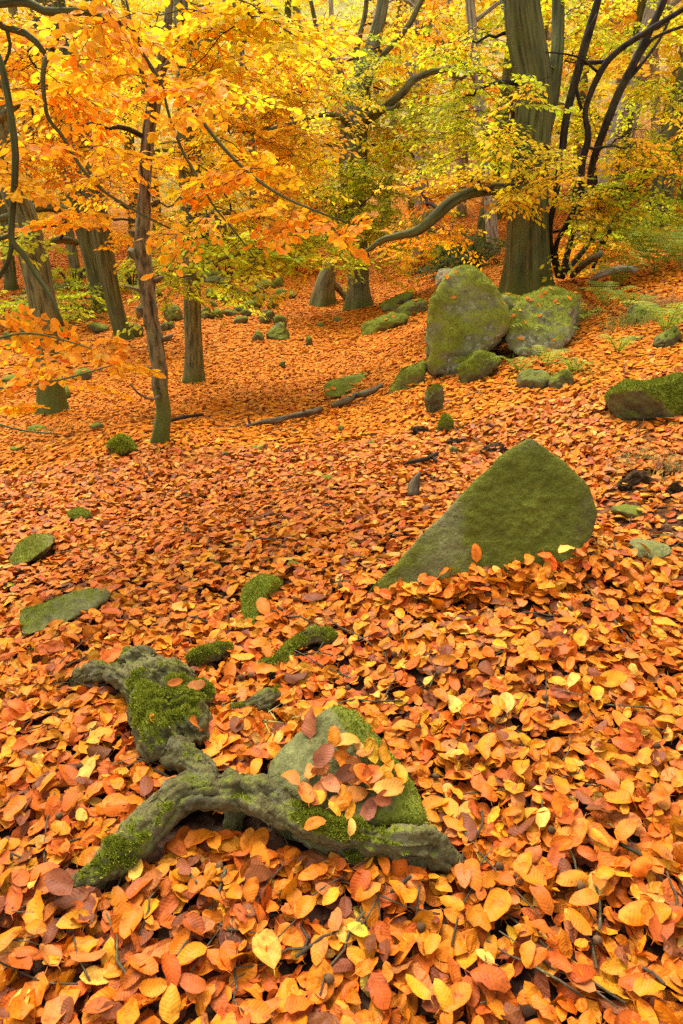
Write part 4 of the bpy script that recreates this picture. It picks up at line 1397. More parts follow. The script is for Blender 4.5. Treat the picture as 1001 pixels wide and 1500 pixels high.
shrub('yellow_shrub', 'spreading yellow shrub left of the tall boulder at the far side', 610, 402, 90, 55, 'YG', 45, 71)
shrub('holly_bush', 'dark green bush behind the tall boulder', 690, 396, 110, 46, 'DD', 60, 72)
shrub('holly_bush', 'dark green bush in the gap behind the pale slab', 640, 388, 70, 30, 'DL', 30, 73)
shrub('green_shrub', 'yellow-green shrub right of the massive beech trunk', 905, 372, 80, 50, 'LV', 30, 74)
shrub('orange_shrub', 'low orange-leaved shrub behind the bleached branch', 875, 385, 60, 40, 'OG', 22, 75)
shrub('bramble', 'tangle of dark green bramble at the far left', 60, 470, 120, 50, 'DLV', 45, 76)
shrub('bramble', 'green bramble behind the leaning pair of trunks', 110, 425, 90, 40, 'DL', 30, 77)
shrub('green_shrub', 'low yellow-green shrub behind the slim straight trunk', 330, 405, 140, 40, 'LV', 40, 78)
shrub('green_shrub', 'low pale green shrub beyond the crooked rough tree', 195, 425, 70, 40, 'LV', 24, 79)
shrub('orange_shrub', 'orange-leaved shrub on the skyline left of the centre beech', 430, 400, 90, 40, 'OG', 28, 80)


# ------------------------------------------------------------------ exposed roots in the foreground
def remesh(parts, voxel, smooth=4):
    m_ = MB()
    for v, t in parts:
        m_.add(v, t)
    me = m_.mesh('tmp', None)
    o = bpy.data.objects.new('tmp', me)
    C.objects.link(o)
    md = o.modifiers.new('r', 'REMESH')
    md.mode = 'VOXEL'
    md.voxel_size = voxel
    md2 = o.modifiers.new('s', 'SMOOTH')
    md2.iterations = smooth
    md2.factor = .5
    md3 = o.modifiers.new('t', 'TRIANGULATE')
    dg = bpy.context.evaluated_depsgraph_get()
    ev = o.evaluated_get(dg)
    em = ev.to_mesh()
    v = np.empty(len(em.vertices) * 3)
    em.vertices.foreach_get('co', v)
    t = np.empty(len(em.polygons) * 3, np.int32)
    em.loops.foreach_get('vertex_index', t)
    v, t = v.reshape(-1, 3).copy(), t.reshape(-1, 3).copy()
    ev.to_mesh_clear()
    bpy.data.objects.remove(o)
    bpy.data.meshes.remove(me)
    return v, t


LIFT = .03


def gpath(path):
    """(px, py, height above the leaves, radius px) -> world points and radii"""
    out_ = []
    for x, y, dz, r in path:
        q = ground(x, y, dz + LIFT)
        out_.append(np.append(q, r * pxm(y, q[1])))
    out_ = np.array(out_)
    n = max(8, int(np.linalg.norm(np.diff(out_[:, :3], axis=0), axis=1).sum() / .015))
    return catmull(out_, n)


def root_mesh(name, paths, parent, org, voxel=.005, amp=.012, bias=-.3, fuzz=8000, seed=3, up=.8, bright=1.05):
    parts, axis_ = [], []
    for q in paths:
        W_ = gpath(q)
        tg = np.gradient(W_[:, :3], axis=0)
        tg /= np.linalg.norm(tg, axis=1, keepdims=True)
        sl = np.concatenate([[0], np.cumsum(np.linalg.norm(np.diff(W_[:, :3], axis=0), axis=1))])
        axis_.append(np.column_stack([W_[:, :3], tg, sl + len(axis_) * 3.7]))
        v, t, _ = tube(W_[:, :3], W_[:, 3] * .84, 28, seed, .22, 11, 0, 11, .10)
        parts.append((v, t))
    v, t = remesh(parts, voxel, 2)
    A_ = np.concatenate(axis_)
    near = np.concatenate([np.argmin(((v[i:i + 4000, None] - A_[None, :, :3]) ** 2).sum(2), 1) for i in range(0, len(v), 4000)])
    rel, tg, sl = v - A_[near, :3], A_[near, 3:6], A_[near, 6]
    e1 = np.cross(tg, [0, 0, 1.0])
    e1 /= np.maximum(np.linalg.norm(e1, axis=1, keepdims=True), 1e-6)
    e2 = np.cross(e1, tg)
    th = np.arctan2((rel * e2).sum(1), (rel * e1).sum(1))
    q_ = np.stack([np.cos(th) * 3.2, np.sin(th) * 3.2, sl * 9], 1)
    groove = np.abs(vn(q_, seed + 40)) + .6 * np.abs(vn(q_ * np.array([2.1, 2.1, 1.6]), seed + 41))
    ring = np.abs(vn(np.stack([np.cos(th) * .8, np.sin(th) * .8, sl * 42], 1), seed + 43))
    nn = normals(v, t)
    v = v + nn * (.012 * np.minimum(groove, .55) - .0065 + .004 * np.minimum(ring, .4))[:, None]
    nn = normals(v, t)
    v = v + nn * (amp * fbm(v * 14, seed, 4) + amp * .7 * fbm(v * 60, seed + 3, 3) + amp * .5 * np.sin(vn(v * 9, seed) * 9))[:, None]
    nn = normals(v, t)
    mk = moss_mask(v, nn, bias, up, .9, 7., seed)
    uv = np.stack([v[:, 0] * 1.0 + v[:, 2], v[:, 1]], 1)
    m_ = MB()
    m_.add(v, t, None, uv, mk)
    o = m_.build(name, M_rootrock, parent, org)
    obstacle(v, t)
    if fuzz:
        f_ = moss_fuzz(v, t, mk, nn, fuzz, .008, 'moss', o, org - org, bright, .62)
        if f_:
            f_.data.transform(Matrix.Translation(Vector(-org)))
    return o


M_rootrock = rock_mat('mossy_root_wood', (.045, .037, .012), (.19, .16, .058), (.15, .165, .013), .10, 1.3)
org = ground(330, 1160)
rt = empty('exposed_root', org, 'gnarled mossy exposed tree root arching over the foreground leaves', 'tree root')
root_mesh('root', [
    [(95, 1325, -.02, 20), (118, 1300, .0, 24), (150, 1272, .02, 27), (195, 1236, .04, 31), (235, 1192, .07, 34), (262, 1168, .09, 33), (290, 1160, .10, 30), (325, 1158, .09, 30), (352, 1155, .09, 33)],
    [(345, 1150, .09, 27), (375, 1162, .09, 29), (410, 1182, .08, 27), (455, 1204, .065, 24), (505, 1220, .055, 23), (555, 1232, .05, 24), (595, 1236, .05, 30), (625, 1236, .035, 31), (650, 1256, .0, 22), (676, 1276, -.035, 15), (700, 1292, -.07, 10)],
    [(300, 1150, .06, 22), (305, 1135, .05, 26), (285, 1120, .04, 24), (255, 1100, .03, 30)],
    [(350, 1165, .05, 24), (345, 1195, .0, 22), (330, 1235, -.03, 16)],
    [(440, 1205, .03, 22), (500, 1240, .0, 24), (570, 1258, .0, 24), (620, 1262, 0, 22)]], rt, org, seed=3, fuzz=13000, bias=-.48)
root_mesh('burl', [
    [(105, 1010, -.01, 12), (118, 992, .02, 14), (145, 984, .04, 15), (172, 988, .06, 19), (200, 1005, .07, 26)],
    [(185, 965, .08, 18), (205, 965, .09, 20), (225, 972, .09, 20)],
    [(190, 980, .07, 22), (205, 1010, .07, 27), (218, 1045, .05, 32), (232, 1085, .03, 34), (240, 1108, .0, 30)],
    [(225, 975, .09, 20), (250, 1000, .07, 25), (268, 1025, .05, 30), (280, 1060, .03, 32), (290, 1090, .0, 26)],
    [(262, 1020, .06, 22), (290, 1018, .05, 22), (308, 1028, .03, 18)],
    [(240, 980, .08, 20), (262, 985, .06, 18), (280, 995, .03, 14)]], rt, org, seed=5, fuzz=20000, bias=-.38)
root_mesh('root', [[(330, 1045, -.01, 14), (360, 1038, .015, 18), (390, 1028, .02, 16), (410, 1015, 0, 10)]], rt, org, seed=6, fuzz=1500)
root_mesh('root', [[(278, 972, -.01, 12), (292, 962, .02, 15), (312, 956, .02, 14), (335, 955, 0, 10)]], rt, org, seed=7, fuzz=2500, bias=-.1)
root_mesh('root', [[(372, 985, -.02, 14), (395, 978, .0, 19), (412, 966, .01, 16), (424, 950, .01, 10), (440, 936, .015, 13), (462, 928, .01, 14), (492, 936, -.02, 11)]], rt, org, seed=8, fuzz=3500, bias=-.3)

# the triangular stone held by the root
def wedge_moss(v):
    x, y = proj(v)
    d = (x - 500) * .81 - (y - 1035) * .60          # pixels right of the ridge line, apex to right foot
    return .75 * sstep(-32, 2, d) + .5 * sstep(1165, 1195, y) * sstep(500, 560, x)


rock('wedge_stone', 'triangular grey-green stone with leaves on it, gripped by the exposed root', [
    at(490, 1032, 1.356), at(468, 1040, 1.337), at(520, 1042, 1.337), at(390, 1118, 1.270), at(385, 1150, 1.213), at(450, 1190, 1.127), at(545, 1200, 1.108), at(618, 1188, 1.127), at(628, 1208, 1.108), at(575, 1105, 1.261),
    at(480, 1060, 1.671), at(560, 1110, 1.623), at(420, 1110, 1.528), at(400, 1260, 1.146), at(620, 1270, 1.146), at(640, 1200, 1.337)],
    M_stone, 'stone', p=30, sub=6, amp=.012, freq=10, seed=33, bias=-.30, up=.0, fuzz=12000, flen=.007, fine=.45, ns=.8,
     mfn=wedge_moss)


# ------------------------------------------------------------------ logs, sticks, dark earth
def stick(name, label, path, mat=M_dead, cat='log', n=14, rough=.34, seed=1, sub=None):
    W_ = gpath(path)
    v, t, uv = tube(W_[:, :3], W_[:, 3], n, seed, rough, 10)
    m_ = MB()
    o_ = W_[0, :3]
    m_.add(v, t, None, uv)
    o = m_.build(name, mat, None, o_)
    o.location = o_
    tag(o, label, cat)
    if W_[:, 3].mean() > .02:
        obstacle(v, t)
    for q in sub or []:
        W2 = gpath(q)
        v, t, uv = tube(W2[:, :3], W2[:, 3], 6, seed + 1, rough, 10)
        m2 = MB()
        m2.add(v, t, None, uv)
        m2.build('side_branch', mat, o, o_)
    return o


stick('fallen_log', 'longer left half of the broken log across the leaf hollow', [(362, 624, .0, 2.6), (385, 618, .03, 3.6), (405, 616, .03, 4.2), (425, 610, .04, 4), (448, 606, .04, 4.8), (470, 599, .03, 4)], sub=[[(366, 620, .05, 2), (364, 612, .1, 1.5), (366, 606, .16, 1)]])
stick('fallen_log', 'shorter right half of the broken log beside the green slab', [(488, 594, .02, 4), (508, 587, .05, 5.4), (522, 579, .05, 4.6), (540, 575, .05, 5), (560, 564, .04, 3)], seed=4)
stick('stick', 'dark stick on leaves right of the crooked tree foot', [(250, 616, .02, 2.5), (270, 611, .04, 3), (297, 607, .02, 2)], seed=5, cat='stick', mat=M_twig)
stick('stick', 'forked dead stick on the leaves below the small moss cushion', [(588, 680, .01, 2), (605, 676, .02, 3), (625, 672, .03, 3.5), (641, 664, .04, 3)], seed=6, cat='stick', sub=[[(634, 670, .03, 2.5), (640, 676, .02, 2)]], mat=M_twig)
stick('root_stub', 'short pale root stub standing out of the leaves left of the slanting stone', [(604, 728, -.02, 9), (606, 712, .03, 8), (611, 700, .07, 5), (615, 692, .09, 2)], seed=7, cat='stump')
stick('bleached_branch', 'bleached white dead branch arching over grass on the right bank', [(866, 412, .02, 3), (880, 402, .12, 4.5), (900, 396, .16, 5), (920, 393, .16, 5), (932, 396, .14, 4.5)], M_white, 'branch', seed=8)
stick('fallen_bough', 'grey fallen bough with broken ends leaning at the right edge', [(935, 236, 0.2, 5)] if False else [(838, 404, .05, 4), (858, 385, .3, 5), (880, 372, .5, 5)], M_dead, 'branch', seed=9)
stick('twig', 'thin pale twig stuck in the leaves below the wedge stone', [(574, 1308, .0, 3), (588, 1296, .02, 3.2), (602, 1283, .04, 2.6)], seed=10, cat='twig')
stick('twig', 'dark twig half covered by leaves near the right foreground', [(905, 1235, .01, 3), (935, 1250, .02, 3.2), (975, 1282, .01, 2.4)], M_twig, seed=11, cat='twig')
stick('fallen_bough', 'old dead bough behind the massive beech roots', [(730, 432, .02, 4), (742, 415, .15, 4), (752, 398, .2, 3)], M_dead, 'branch', seed=12)

m, nt, out = new_mat('peat')
M_peat = m
tc = nt.nodes.new('ShaderNodeTexCoord')
g1 = N(nt, 'ShaderNodeTexNoise', Scale=40.0, Detail=6.0)
L(nt, tc.outputs['Object'], g1.inputs['Vector'])
p = N(nt, 'ShaderNodeBsdfPrincipled', Roughness=1.0)
p.inputs['Specular IOR Level'].default_value = 0
L(nt, ramp(nt, g1.outputs[0], [(.35, (.016, .011, .006)), (.7, (.095, .06, .03))]), p.inputs['Base Color'])
bp = N(nt, 'ShaderNodeBump', Strength=1.0, Distance=.02)
L(nt, g1.outputs[0], bp.inputs['Height'])
L(nt, bp.outputs[0], p.inputs['Normal'])
L(nt, p.outputs[0], out.inputs['Surface'])
for k, (px, py, w, h, lab) in enumerate([(726, 664, 66, 16, 'dark bare earth edge above the slanting stone'), (938, 712, 66, 30, 'dark peaty bank under fringed grass at the right'), (990, 722, 40, 26, 'dark peaty bank at the right edge of the photo'),
                                         (618, 634, 46, 14, 'dark earth scrape left of the small moss cushion'), (668, 650, 30, 10, 'dark earth scrape under the small moss cushion')]):
    lump('earth_bank', lab, px, py, w, h * .75, 300 + k, M_peat, 'bank', bias=-1, sub=5, depth=.5, sink=.5, amp=.03, p=7)

# ------------------------------------------------------------------ ferns and grass
def fern(label, px, py, size, nf, seed, tint=1.0, pal=((.20, .29, .02), (.27, .34, .025), (.36, .38, .03))):
    size *= 1.1
    g = ground(px, py)
    o = empty('fern', g, label, 'fern')
    rg = random.Random(seed)
    for i in range(nf):
        a = i / nf * 6.283 + rg.uniform(-.4, .4)
        ln = size * rg.uniform(.7, 1.1)
        d = np.array([math.cos(a), math.sin(a), 0])
        sd_ = np.array([-math.sin(a), math.cos(a), 0])
        m_ = MB()
        col = np.array(rg.choice(pal)) * rg.uniform(.8, 1.2) * tint
        nseg = 14
        pts = [g + d * ln * t * .85 + np.array([0, 0, ln * (1.5 * t - 1.0 * t * t)]) for t in np.linspace(0, 1, nseg)]
        v, t, uv = tube(np.array(pts), np.linspace(.004, .001, nseg), 3, cap=False)
        m_.add(v, t, col * .7)
        for j in range(2, nseg):
            tt_ = j / (nseg - 1)
            wl_ = ln * .26 * math.sin(math.pi * min(1, tt_ * .85 + .12)) * rg.uniform(.85, 1.1)
            ax = pts[j] - pts[j - 1]
            ax /= np.linalg.norm(ax)
            for s_ in (-1, 1):
                e = pts[j] + sd_ * s_ * wl_ + ax * wl_ * .35 - np.array([0, 0, wl_ * .18])
                # a pinna with saw teeth
                V, T = [pts[j]], []
                nt_ = 5
                for q in range(nt_):
                    f_ = (q + .5) / nt_
                    c_ = pts[j] + (e - pts[j]) * f_
                    hw = ln * .036 * (1 - f_ * .8)
                    V += [c_ + ax * hw, c_ - ax * hw]
                    b_ = pts[j] + (e - pts[j]) * (f_ + .5 / nt_)
                    V += [b_]
                    n0 = len(V)
                    prev = 0 if q == 0 else n0 - 4
                    T += [(prev, n0 - 3, n0 - 1), (prev, n0 - 1, n0 - 2)]
                m_.add(np.array(V), T, col * rg.uniform(.85, 1.15))
        m_.build('frond', M_fern, o, g, False)


for k, (lab, px, py, sz, nf) in enumerate([
    ('big light green fern at the top of the right bank', 960, 402, .75, 9), ('green fern at the right edge above the bank', 998, 398, .7, 8), ('smaller fern left of the big bank fern', 925, 392, .5, 7),
    ('fern spreading below the broad boulder', 790, 512, .42, 8), ('fern tucked against the right foot of the broad boulder', 832, 486, .42, 8), ('little fern on top of the leafy stone by the tall boulder', 692, 476, .28, 7),
    ('dark fern hanging over the right bank edge', 975, 492, .45, 8), ('tiny bright fern among leaves on the right bank', 840, 548, .2, 6), ('small fern beside the wide mossy boulder', 760, 548, .22, 6), ('pale fern below the dark bank fern', 905, 520, .25, 6),
    ('fern among stones at the far left', 60, 468, .6, 8), ('fern beyond the leaning pair of trunks', 205, 440, .6, 8), ('yellowing fern on the far ridge behind the dark bush', 655, 392, .8, 8), ('small fern above the bare flat stone', 800, 540, .25, 6), ('fern half way up the right bank', 885, 450, .4, 7), ('fern beside the mossy hump high on the right bank', 925, 462, .35, 7), ('fern by the bleached branch', 905, 420, .45, 7), ('bright fern at the top right edge of the bank', 1010, 372, .8, 8), ('arching fern under the many-stemmed tree', 935, 372, .8, 8)]):
    fern(lab, px, py, sz, nf, 400 + k)

mg = MB()
rg = random.Random(9)
for (px, py, spread, n, ln, col) in [(930, 682, 40, 160, .10, (.32, .24, .06)), (985, 690, 30, 110, .10, (.30, .22, .06)), (955, 458, 40, 300, .16, (.42, .24, .08)), (850, 470, 30, 160, .14, (.22, .22, .04)), (925, 478, 40, 200, .14, (.24, .24, .04)), (850, 545, 50, 120, .09, (.20, .25, .03)),
                                     (735, 655, 30, 60, .06, (.3, .22, .06)), (870, 405, 40, 200, .2, (.22, .24, .03)), (395, 1075, 22, 26, .08, (.36, .34, .08)), (120, 470, 70, 200, .25, (.18, .20, .03)), (440, 900, 15, 14, .05, (.3, .3, .05)), (60, 640, 50, 130, .08, (.18, .22, .03)), (900, 380, 60, 260, .3, (.24, .28, .03)), (780, 520, 40, 120, .1, (.2, .24, .03))]:
    for i in range(n):
        g = ground(px, py) if i == 0 else g
        s = pxm(py, g[1])
        b = g + np.array([rg.gauss(0, .5) * spread * s, rg.gauss(0, .5) * spread * s, 0])
        b[2] = H(b[0], b[1])[0] - .01
        a = rg.uniform(0, 6.28)
        l_ = ln * rg.uniform(.5, 1.2)
        d = np.array([math.cos(a), math.sin(a), 0])
        sdv = np.array([-d[1], d[0], 0]) * (.0025 if py > 600 else .004)
        mid = b + d * l_ * .25 + [0, 0, l_ * .7]
        e = b + d * l_ * .8 + [0, 0, l_ * .75]
        mg.add([b - sdv, b + sdv, mid + sdv * .8, mid - sdv * .8, e], [(0, 1, 2), (0, 2, 3), (3, 2, 4)], np.array(col) * rg.uniform(.7, 1.3))
go = mg.build('grass', M_fern, None, (0, 0, 0), False)
tag(go, 'thin tufts of green and straw-coloured grass on the banks', 'grass', kind='stuff')

# ------------------------------------------------------------------ fallen leaves
OV, OT = np.concatenate(OBST_V), np.concatenate(OBST_T)
BVH = BVHTree.FromPolygons([tuple(x) for x in OV.tolist()], [tuple(x) for x in OT.tolist()])
DOWN = Vector((0, 0, -1))


def settle(x, y, keep_on=.03):
    """Height of the surface a leaf falling at (x, y) would rest on; False where it would slide off a stone."""
    z = H(x, y)
    ok = np.ones(len(x), bool)
    nrm = np.zeros((len(x), 3))
    nrm[:, 2] = 1
    on = np.zeros(len(x), bool)
    rnd = RNG.random(len(x))
    for i in range(len(x)):
        loc, nr, _, _ = BVH.ray_cast(Vector((x[i], y[i], z[i] + 3)), DOWN, 3.0)
        if loc is not None and loc.z > z[i] + .012:
            if loc.z < z[i] + .03:
                z[i] = loc.z
            elif rnd[i] < keep_on and nr.z > .6:
                z[i] = loc.z + .004
                nrm[i] = nr[:]
                on[i] = True
            else:
                ok[i] = False
    return z, ok, nrm, on


def align(Rm, nrm):
    """Tip frames over so their up axis follows the ground normal."""
    nz_ = nrm[:, 2].clip(-1, 1)
    ang = np.arccos(nz_)
    ax = np.stack([-nrm[:, 1], nrm[:, 0], np.zeros(len(nrm))], 1)
    l_ = np.linalg.norm(ax, axis=1, keepdims=True)
    ax = np.where(l_ > 1e-6, ax / np.maximum(l_, 1e-9), np.array([1., 0, 0]))
    K = np.zeros((len(nrm), 3, 3))
    K[:, 0, 1], K[:, 0, 2], K[:, 1, 0], K[:, 1, 2], K[:, 2, 0], K[:, 2, 1] = -ax[:, 2], ax[:, 1], ax[:, 2], -ax[:, 0], -ax[:, 1], ax[:, 0]
    A = np.eye(3)[None] + np.sin(ang)[:, None, None] * K + (1 - np.cos(ang))[:, None, None] * (K @ K)
    return A @ Rm


def terrain_normals(x, y, e=.08):
    hx = (H(x + e, y) - H(x - e, y)) / (2 * e)
    hy = (H(x, y + e) - H(x, y - e)) / (2 * e)
    n = np.stack([-hx, -hy, np.ones_like(hx)], 1)
    return n / np.linalg.norm(n, axis=1, keepdims=True)


SINGLES = []
lit_near, lit_far = MB(), MB()
for (y0, y1, dens, tmpl, sz, tilt, lift, mb_, keep) in [
        (.45, 2.3, 2650, T_NEAR, .055, .44, .045, lit_near, .006), (2.3, 4.6, 2500, T_MID, .052, .36, .035, lit_near, .0),
        (4.6, 9.0, 1800, T_HEX, .055, .26, .025, lit_far, .035), (9.0, 26., 620, T_FAR, .074, .22, .02, lit_far, .05)]:
    pad = 1.15 if y0 < 3 else .8
    hw = lambda y: .62 * y + pad
    area = .62 * (y1 ** 2 - y0 ** 2) + 2 * pad * (y1 - y0)
    n = int(dens * area)
    wmax = hw(y1)
    # sample y with density proportional to the width there
    u = RNG.random(n * 3)
    yy = y0 + (y1 - y0) * u
    yy = yy[RNG.random(n * 3) < hw(yy) / wmax][:n]
    n = len(yy)
    xx = RNG.uniform(-1, 1, n) * hw(yy)
    z, ok, nr, on = settle(xx, yy, keep)
    tn = terrain_normals(xx, yy)
    nr[~on] = tn[~on]
    layer = RNG.random(n)
    bare = (.35 + .65 * sstep(1.3, 2.0, yy)) * sstep(.22, .5, fbm(np.stack([xx * 2.2, yy * 2.2, xx * 0], 1), 77, 4))
    ok &= RNG.random(n) > bare * .8
    layer = layer * (1 - .5 * bare)
    tl = np.abs(RNG.normal(0, tilt, n)) + (RNG.random(n) < .05) * RNG.uniform(.4, 1.0, n)
    tl[on] *= .3
    Rm = align(frames(RNG.uniform(0, 6.283, n), tl, RNG.uniform(0, 6.283, n), RNG.random(n) < .35), nr)
    size = sz * RNG.normal(1, .22, n).clip(.45, 1.5)
    pos = np.stack([xx, yy, z + np.where(on, .004, .006 + lift * layer)], 1)
    # browner toward the near left; deeper ones browned to paint occlusion in the gaps
    p_ = np.stack([xx * .8, yy * .8, xx * 0], 1)
    col = litter_cols(n)
    old = litter_cols(n, np.array([.18, .06, .02, .02, .34, .20, .08, .10]) / 1.0)  # brown-heavy mix, for the near left and the painted gap shade
    dull = np.clip(.55 - layer * .55 + .25 * fbm(p_, 31, 3) + .38 * sstep(1.5, .9, yy) + .20 * sstep(1.9, 1.1, yy) * sstep(.5, -.6, xx) + .35 * sstep(-1.2, -2.2, xx / np.maximum(yy, 1) * 4) * sstep(4.5, 5.5, yy) * sstep(8, 6.5, yy), 0, 1) * (1 - .78 * sstep(1.5, 3.6, yy))
    take = RNG.random(n) < dull * .75
    col[take] = old[take]
    if y0 > 3:
        col = .7 * col + .3 * np.array([.56, .175, .007])
    if y0 < 1:
        # the largest, topmost near leaves are objects of their own
        rel = pos - np.array([0, 0, CAM_H])
        fz = rel[:, 1] * CP - rel[:, 2] * SP
        up_ = rel[:, 1] * SP + rel[:, 2] * CP
        inside = (np.abs(rel[:, 0] / fz) < .49) & (np.abs(up_ / fz) < .74)
        score = np.where(ok & inside & (layer > .80) & (tl < .6), size / fz, 0)
        top = np.argsort(-score)[:292]
        single = np.zeros(n, bool)
        single[top] = True
        for i in top:
            SINGLES.append((pos[i] + [0, 0, .008], Rm[i], size[i], col[i]))
        ok &= ~single
    add_leaves(mb_, tmpl, pos[ok], Rm[ok], size[ok], col[ok])

# leaves heaped against stones and on the wedge stone
def heap(px, py, rx, ry, n, lift, tilt=.6, mb_=lit_near, tmpl=T_NEAR, sz=.066, on_stone=False):
    g = ground(px, py)
    s = pxm(py, g[1])
    if on_stone:
        dy, dz = dyz(py)
        hit = BVH.ray_cast(Vector((0, 0, CAM_H)), Vector(((px - 500.5) / FPX, dy, dz)).normalized(), 4)[0]
        g = np.array(hit[:]) if hit is not None else g
    xx = g[0] + RNG.normal(0, .5, n) * rx * s
    yy = g[1] + RNG.normal(0, .5, n) * ry * s
    z, ok, nr, on = settle(xx, yy, 1.0 if on_stone else 0.)
    tl = np.abs(RNG.normal(0, tilt, n))
    Rm = align(frames(RNG.uniform(0, 6.283, n), tl, RNG.uniform(0, 6.283, n), RNG.random(n) < .4), nr)
    pos = np.stack([xx, yy, z + .012 + lift * RNG.random(n)], 1)
    add_leaves(mb_, tmpl, pos[ok], Rm[ok], sz * RNG.normal(1, .15, ok.sum()), litter_cols(ok.sum()))


for q in [(700, 870, 130, 40, 260, .07), (800, 840, 60, 50, 130, .08), (600, 880, 50, 30, 60, .05), (620, 590, 60, 20, 40, .03), (380, 1240, 60, 30, 50, .05), (500, 1275, 120, 30, 110, .04), (250, 1250, 70, 40, 60, .04), (160, 1060, 50, 60, 70, .04), (330, 1090, 50, 40, 60, .05), (360, 1060, 40, 40, 60, .05), (430, 1000, 60, 40, 60, .04)]:
    heap(*q)
heap(505, 1150, 75, 55, 30, .02, .4, on_stone=True, sz=.05)
o = lit_near.build('fallen_leaves', M_litter, None, (0, 0, 0), False)
tag(o, 'deep carpet of fallen orange beech leaves over the near slope', 'leaf litter', kind='stuff')
o = lit_far.build('fallen_leaves', M_litter_far, None, (0, 0, 0), False)
tag(o, 'even orange leaf carpet over the far hollow and banks', 'leaf litter', kind='stuff')

mt = MB()
for i in range(420):
    y = .8 + 6.5 * RNG.random() ** 1.4
    x = RNG.uniform(-1, 1) * (.6 * y + .2)
    ln = RNG.uniform(.05, .28)
    a = RNG.uniform(0, 6.283)
    tt_ = np.linspace(-.5, .5, 5)
    qx, qy = x + np.cos(a) * ln * tt_ + RNG.normal(0, .006, 5), y + np.sin(a) * ln * tt_ + RNG.normal(0, .006, 5)
    zq = H(qx, qy) + .042 + RNG.normal(0, .008, 5)
    v, t, uv = tube(np.stack([qx, qy, zq], 1), np.linspace(.0028, .0014, 5) * RNG.uniform(.6, 1.5), 4)
    mt.add(v, t, None, uv)
o = mt.build('twig_litter', M_dead, None)
tag(o, 'thin broken twigs strewn over the fallen leaves', 'twigs', kind='stuff')
mh = MB()
for i in range(100):
    y = .8 + 2.6 * RNG.random()
    x = RNG.uniform(-1, 1) * (.6 * y + .2)
    v, t = ico(2)
    dirs = v.copy()
    v = v * np.array([.008, .008, .011]) * (1 + .25 * RNG.random((len(v), 1)))
    v[dirs[:, 2] > .45] *= .55
    a = RNG.uniform(0, 6.28)
    v = v @ frames(np.array([a]), np.array([1.1]), np.array([a]), np.array([False]))[0].T
    mh.add(v + [x, y, H(x, y)[0] + .048], t, np.array((.13, .07, .03)) * RNG.uniform(.6, 1.4))
o = mh.build('beech_husks', M_moss, None)
tag(o, 'small brown open beech husks among the near leaves', 'husks', kind='stuff')
LIT_MESH = []
for tv, tt_, tu in T_NEAR[:18]:
    m_ = MB()
    m_.add(tv, tt_, None, tu)
    LIT_MESH.append(m_.mesh('fallen_leaf', M_litter_obj))


def leaf_obj(pos, Rm, size, col, label, group=None, mesh=None):
    o = bpy.data.objects.new('fallen_leaf', mesh or LIT_MESH[RNG.integers(0, len(LIT_MESH))])
    C.objects.link(o)
    M4 = np.eye(4)
    M4[:3, :3] = Rm * size
    M4[:3, 3] = pos
    o.matrix_world = Matrix(M4.tolist())
    o.color = (*np.clip(col, 0, 1), 1)
    return tag(o, label, 'leaf', group)


for (p_, r_, s_, c_) in SINGLES:
    lum = c_[0] * .3 + c_[1] * .6
    kind = 'pale tan' if c_[2] > .075 and c_[1] > .25 else 'golden orange' if c_[1] > .24 else 'bright orange' if c_[1] > .13 else 'russet' if c_[0] > .33 else 'dark brown'
    lx, ly = (float(q[0]) for q in proj(p_[None]))
    w_ = ('at the bottom left corner' if lx < 330 else 'at the bottom right corner' if lx > 670 else 'at the bottom edge') if ly > 1390 else ('left of the arching root' if lx < 230 else 'below the exposed root' if lx < 640 else 'right of the wedge stone') if ly > 1120 else 'on the carpet beyond the wedge stone'
    leaf_obj(p_, r_, s_ * 1.08, c_, f'{kind} beech leaf lying loose on top {w_}', f'{kind} leaves on top of the near carpet')

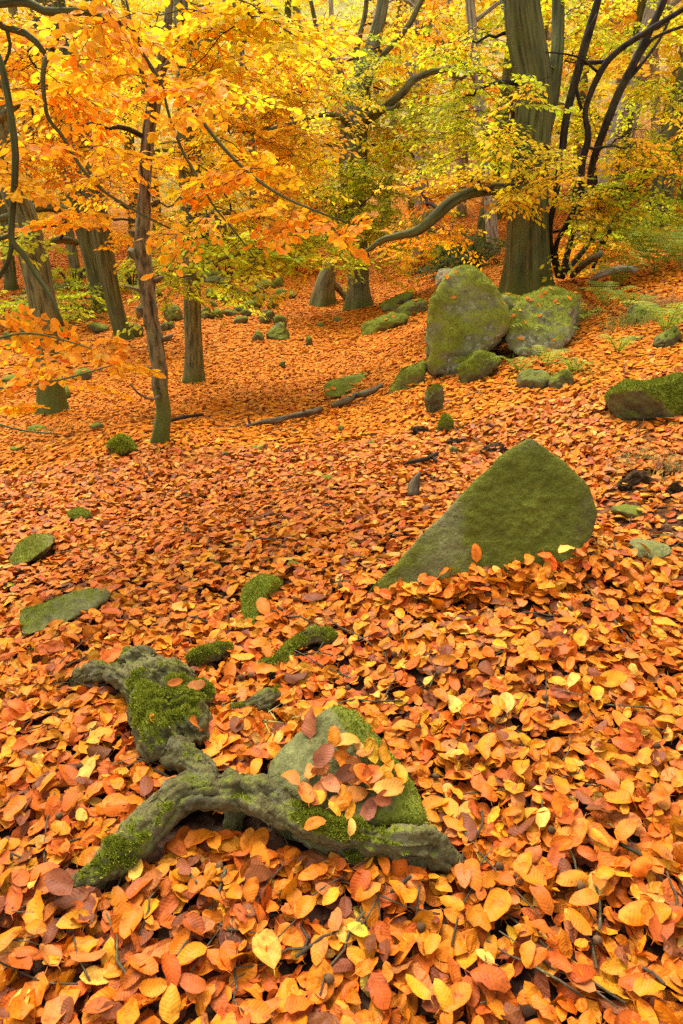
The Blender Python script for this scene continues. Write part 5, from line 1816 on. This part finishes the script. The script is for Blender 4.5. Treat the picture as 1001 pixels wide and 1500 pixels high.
# leaves resting on the wedge stone
for k, (px, py, sz_, col, yaw, tl, lab) in enumerate([
        (461, 1058, .074, (.30, .09, .03), 1.35, .15, 'brown leaf standing upright against the top left of the wedge stone'),
        (508, 1098, .064, (.62, .26, .03), .2, .1, 'pale orange oval leaf, topmost in the pile on the wedge stone'),
        (478, 1112, .066, (.26, .08, .03), .9, .3, 'dark brown curled leaf under the oval one on the wedge stone'),
        (456, 1134, .050, (.60, .20, .03), 1.5, .2, 'small orange leaf at the left of the wedge stone pile'),
        (518, 1128, .058, (.34, .11, .02), -.5, .3, 'brownish leaf right of the pile middle on the wedge stone'),
        (497, 1134, .060, (.20, .07, .03), .4, .2, 'dark leaf in the middle of the wedge stone pile'),
        (520, 1165, .060, (.56, .20, .03), .1, .2, 'tan-orange leaf low in the wedge stone pile'),
        (545, 1142, .058, (.58, .14, .02), .6, .3, 'red-orange leaf at the right of the wedge stone pile'),
        (567, 1163, .070, (.62, .27, .04), .15, .1, 'big pale veined leaf at the right end of the wedge stone pile'),
        (542, 1185, .054, (.34, .11, .05), 1.0, .3, 'brown leaf hanging over the lower edge of the wedge stone'),
        (470, 1165, .062, (.44, .14, .03), 1.2, .3, 'pinkish leaf near the lower left of the wedge stone pile'),
        (445, 1170, .060, (.60, .17, .02), 1.8, .4, 'bright orange leaf at the lower left edge of the wedge stone'),
        (498, 1180, .056, (.62, .26, .04), .5, .4, 'golden leaf at the lower edge of the wedge stone pile'),
        (514, 1210, .036, (.68, .34, .06), 1.4, .5, 'tiny yellow-orange leaf dangling on the root below the wedge stone'),
        (272, 1080, .055, (.58, .16, .02), .6, .4, 'orange leaf caught on the left burl'),
        (258, 1000, .042, (.55, .15, .02), .3, .2, 'small orange leaf on the mossy top of the burl'),
        (290, 1005, .048, (.56, .20, .05), .2, .2, 'leaf lying on the right shoulder of the burl'),
        (432, 1150, .058, (.56, .15, .02), 2.4, .4, 'orange leaf at the far left edge of the wedge stone pile'), (485, 1150, .062, (.50, .16, .05), 2.2, .4, 'dull orange leaf crossing the middle of the wedge stone pile'),
        (530, 1150, .060, (.62, .20, .03), 3.0, .35, 'orange leaf just right of the dark middle leaf on the wedge stone'), (552, 1172, .050, (.42, .12, .04), .3, .5, 'red-brown leaf under the big pale veined leaf')]):
    dy, dz = dyz(py)
    d = Vector(((px - 500.5) / FPX, dy, dz)).normalized()
    loc, nr, _, _ = BVH.ray_cast(Vector((0, 0, CAM_H)), d, 4)
    if loc is None:
        loc, nr = Vector(ground(px, py)), Vector((0, 0, 1))
    nrm = np.array(nr[:])[None]
    Rm = align(frames(np.array([yaw]), np.array([tl]), np.array([yaw + 1.0]), np.array([False])), nrm)[0]
    leaf_obj(np.array(loc[:]) + nrm[0] * (.012 + .012 * (k % 3)), Rm, sz_ * 1.08, np.array(col), lab)
g = ground(524, 1362, .05)
leaf_obj(g, frames(np.array([2.8]), np.array([.25]), np.array([0.3]), np.array([False]))[0], .046, np.array((.48, .42, .03)), 'yellow-green leaf, the only one still green in the near carpet')
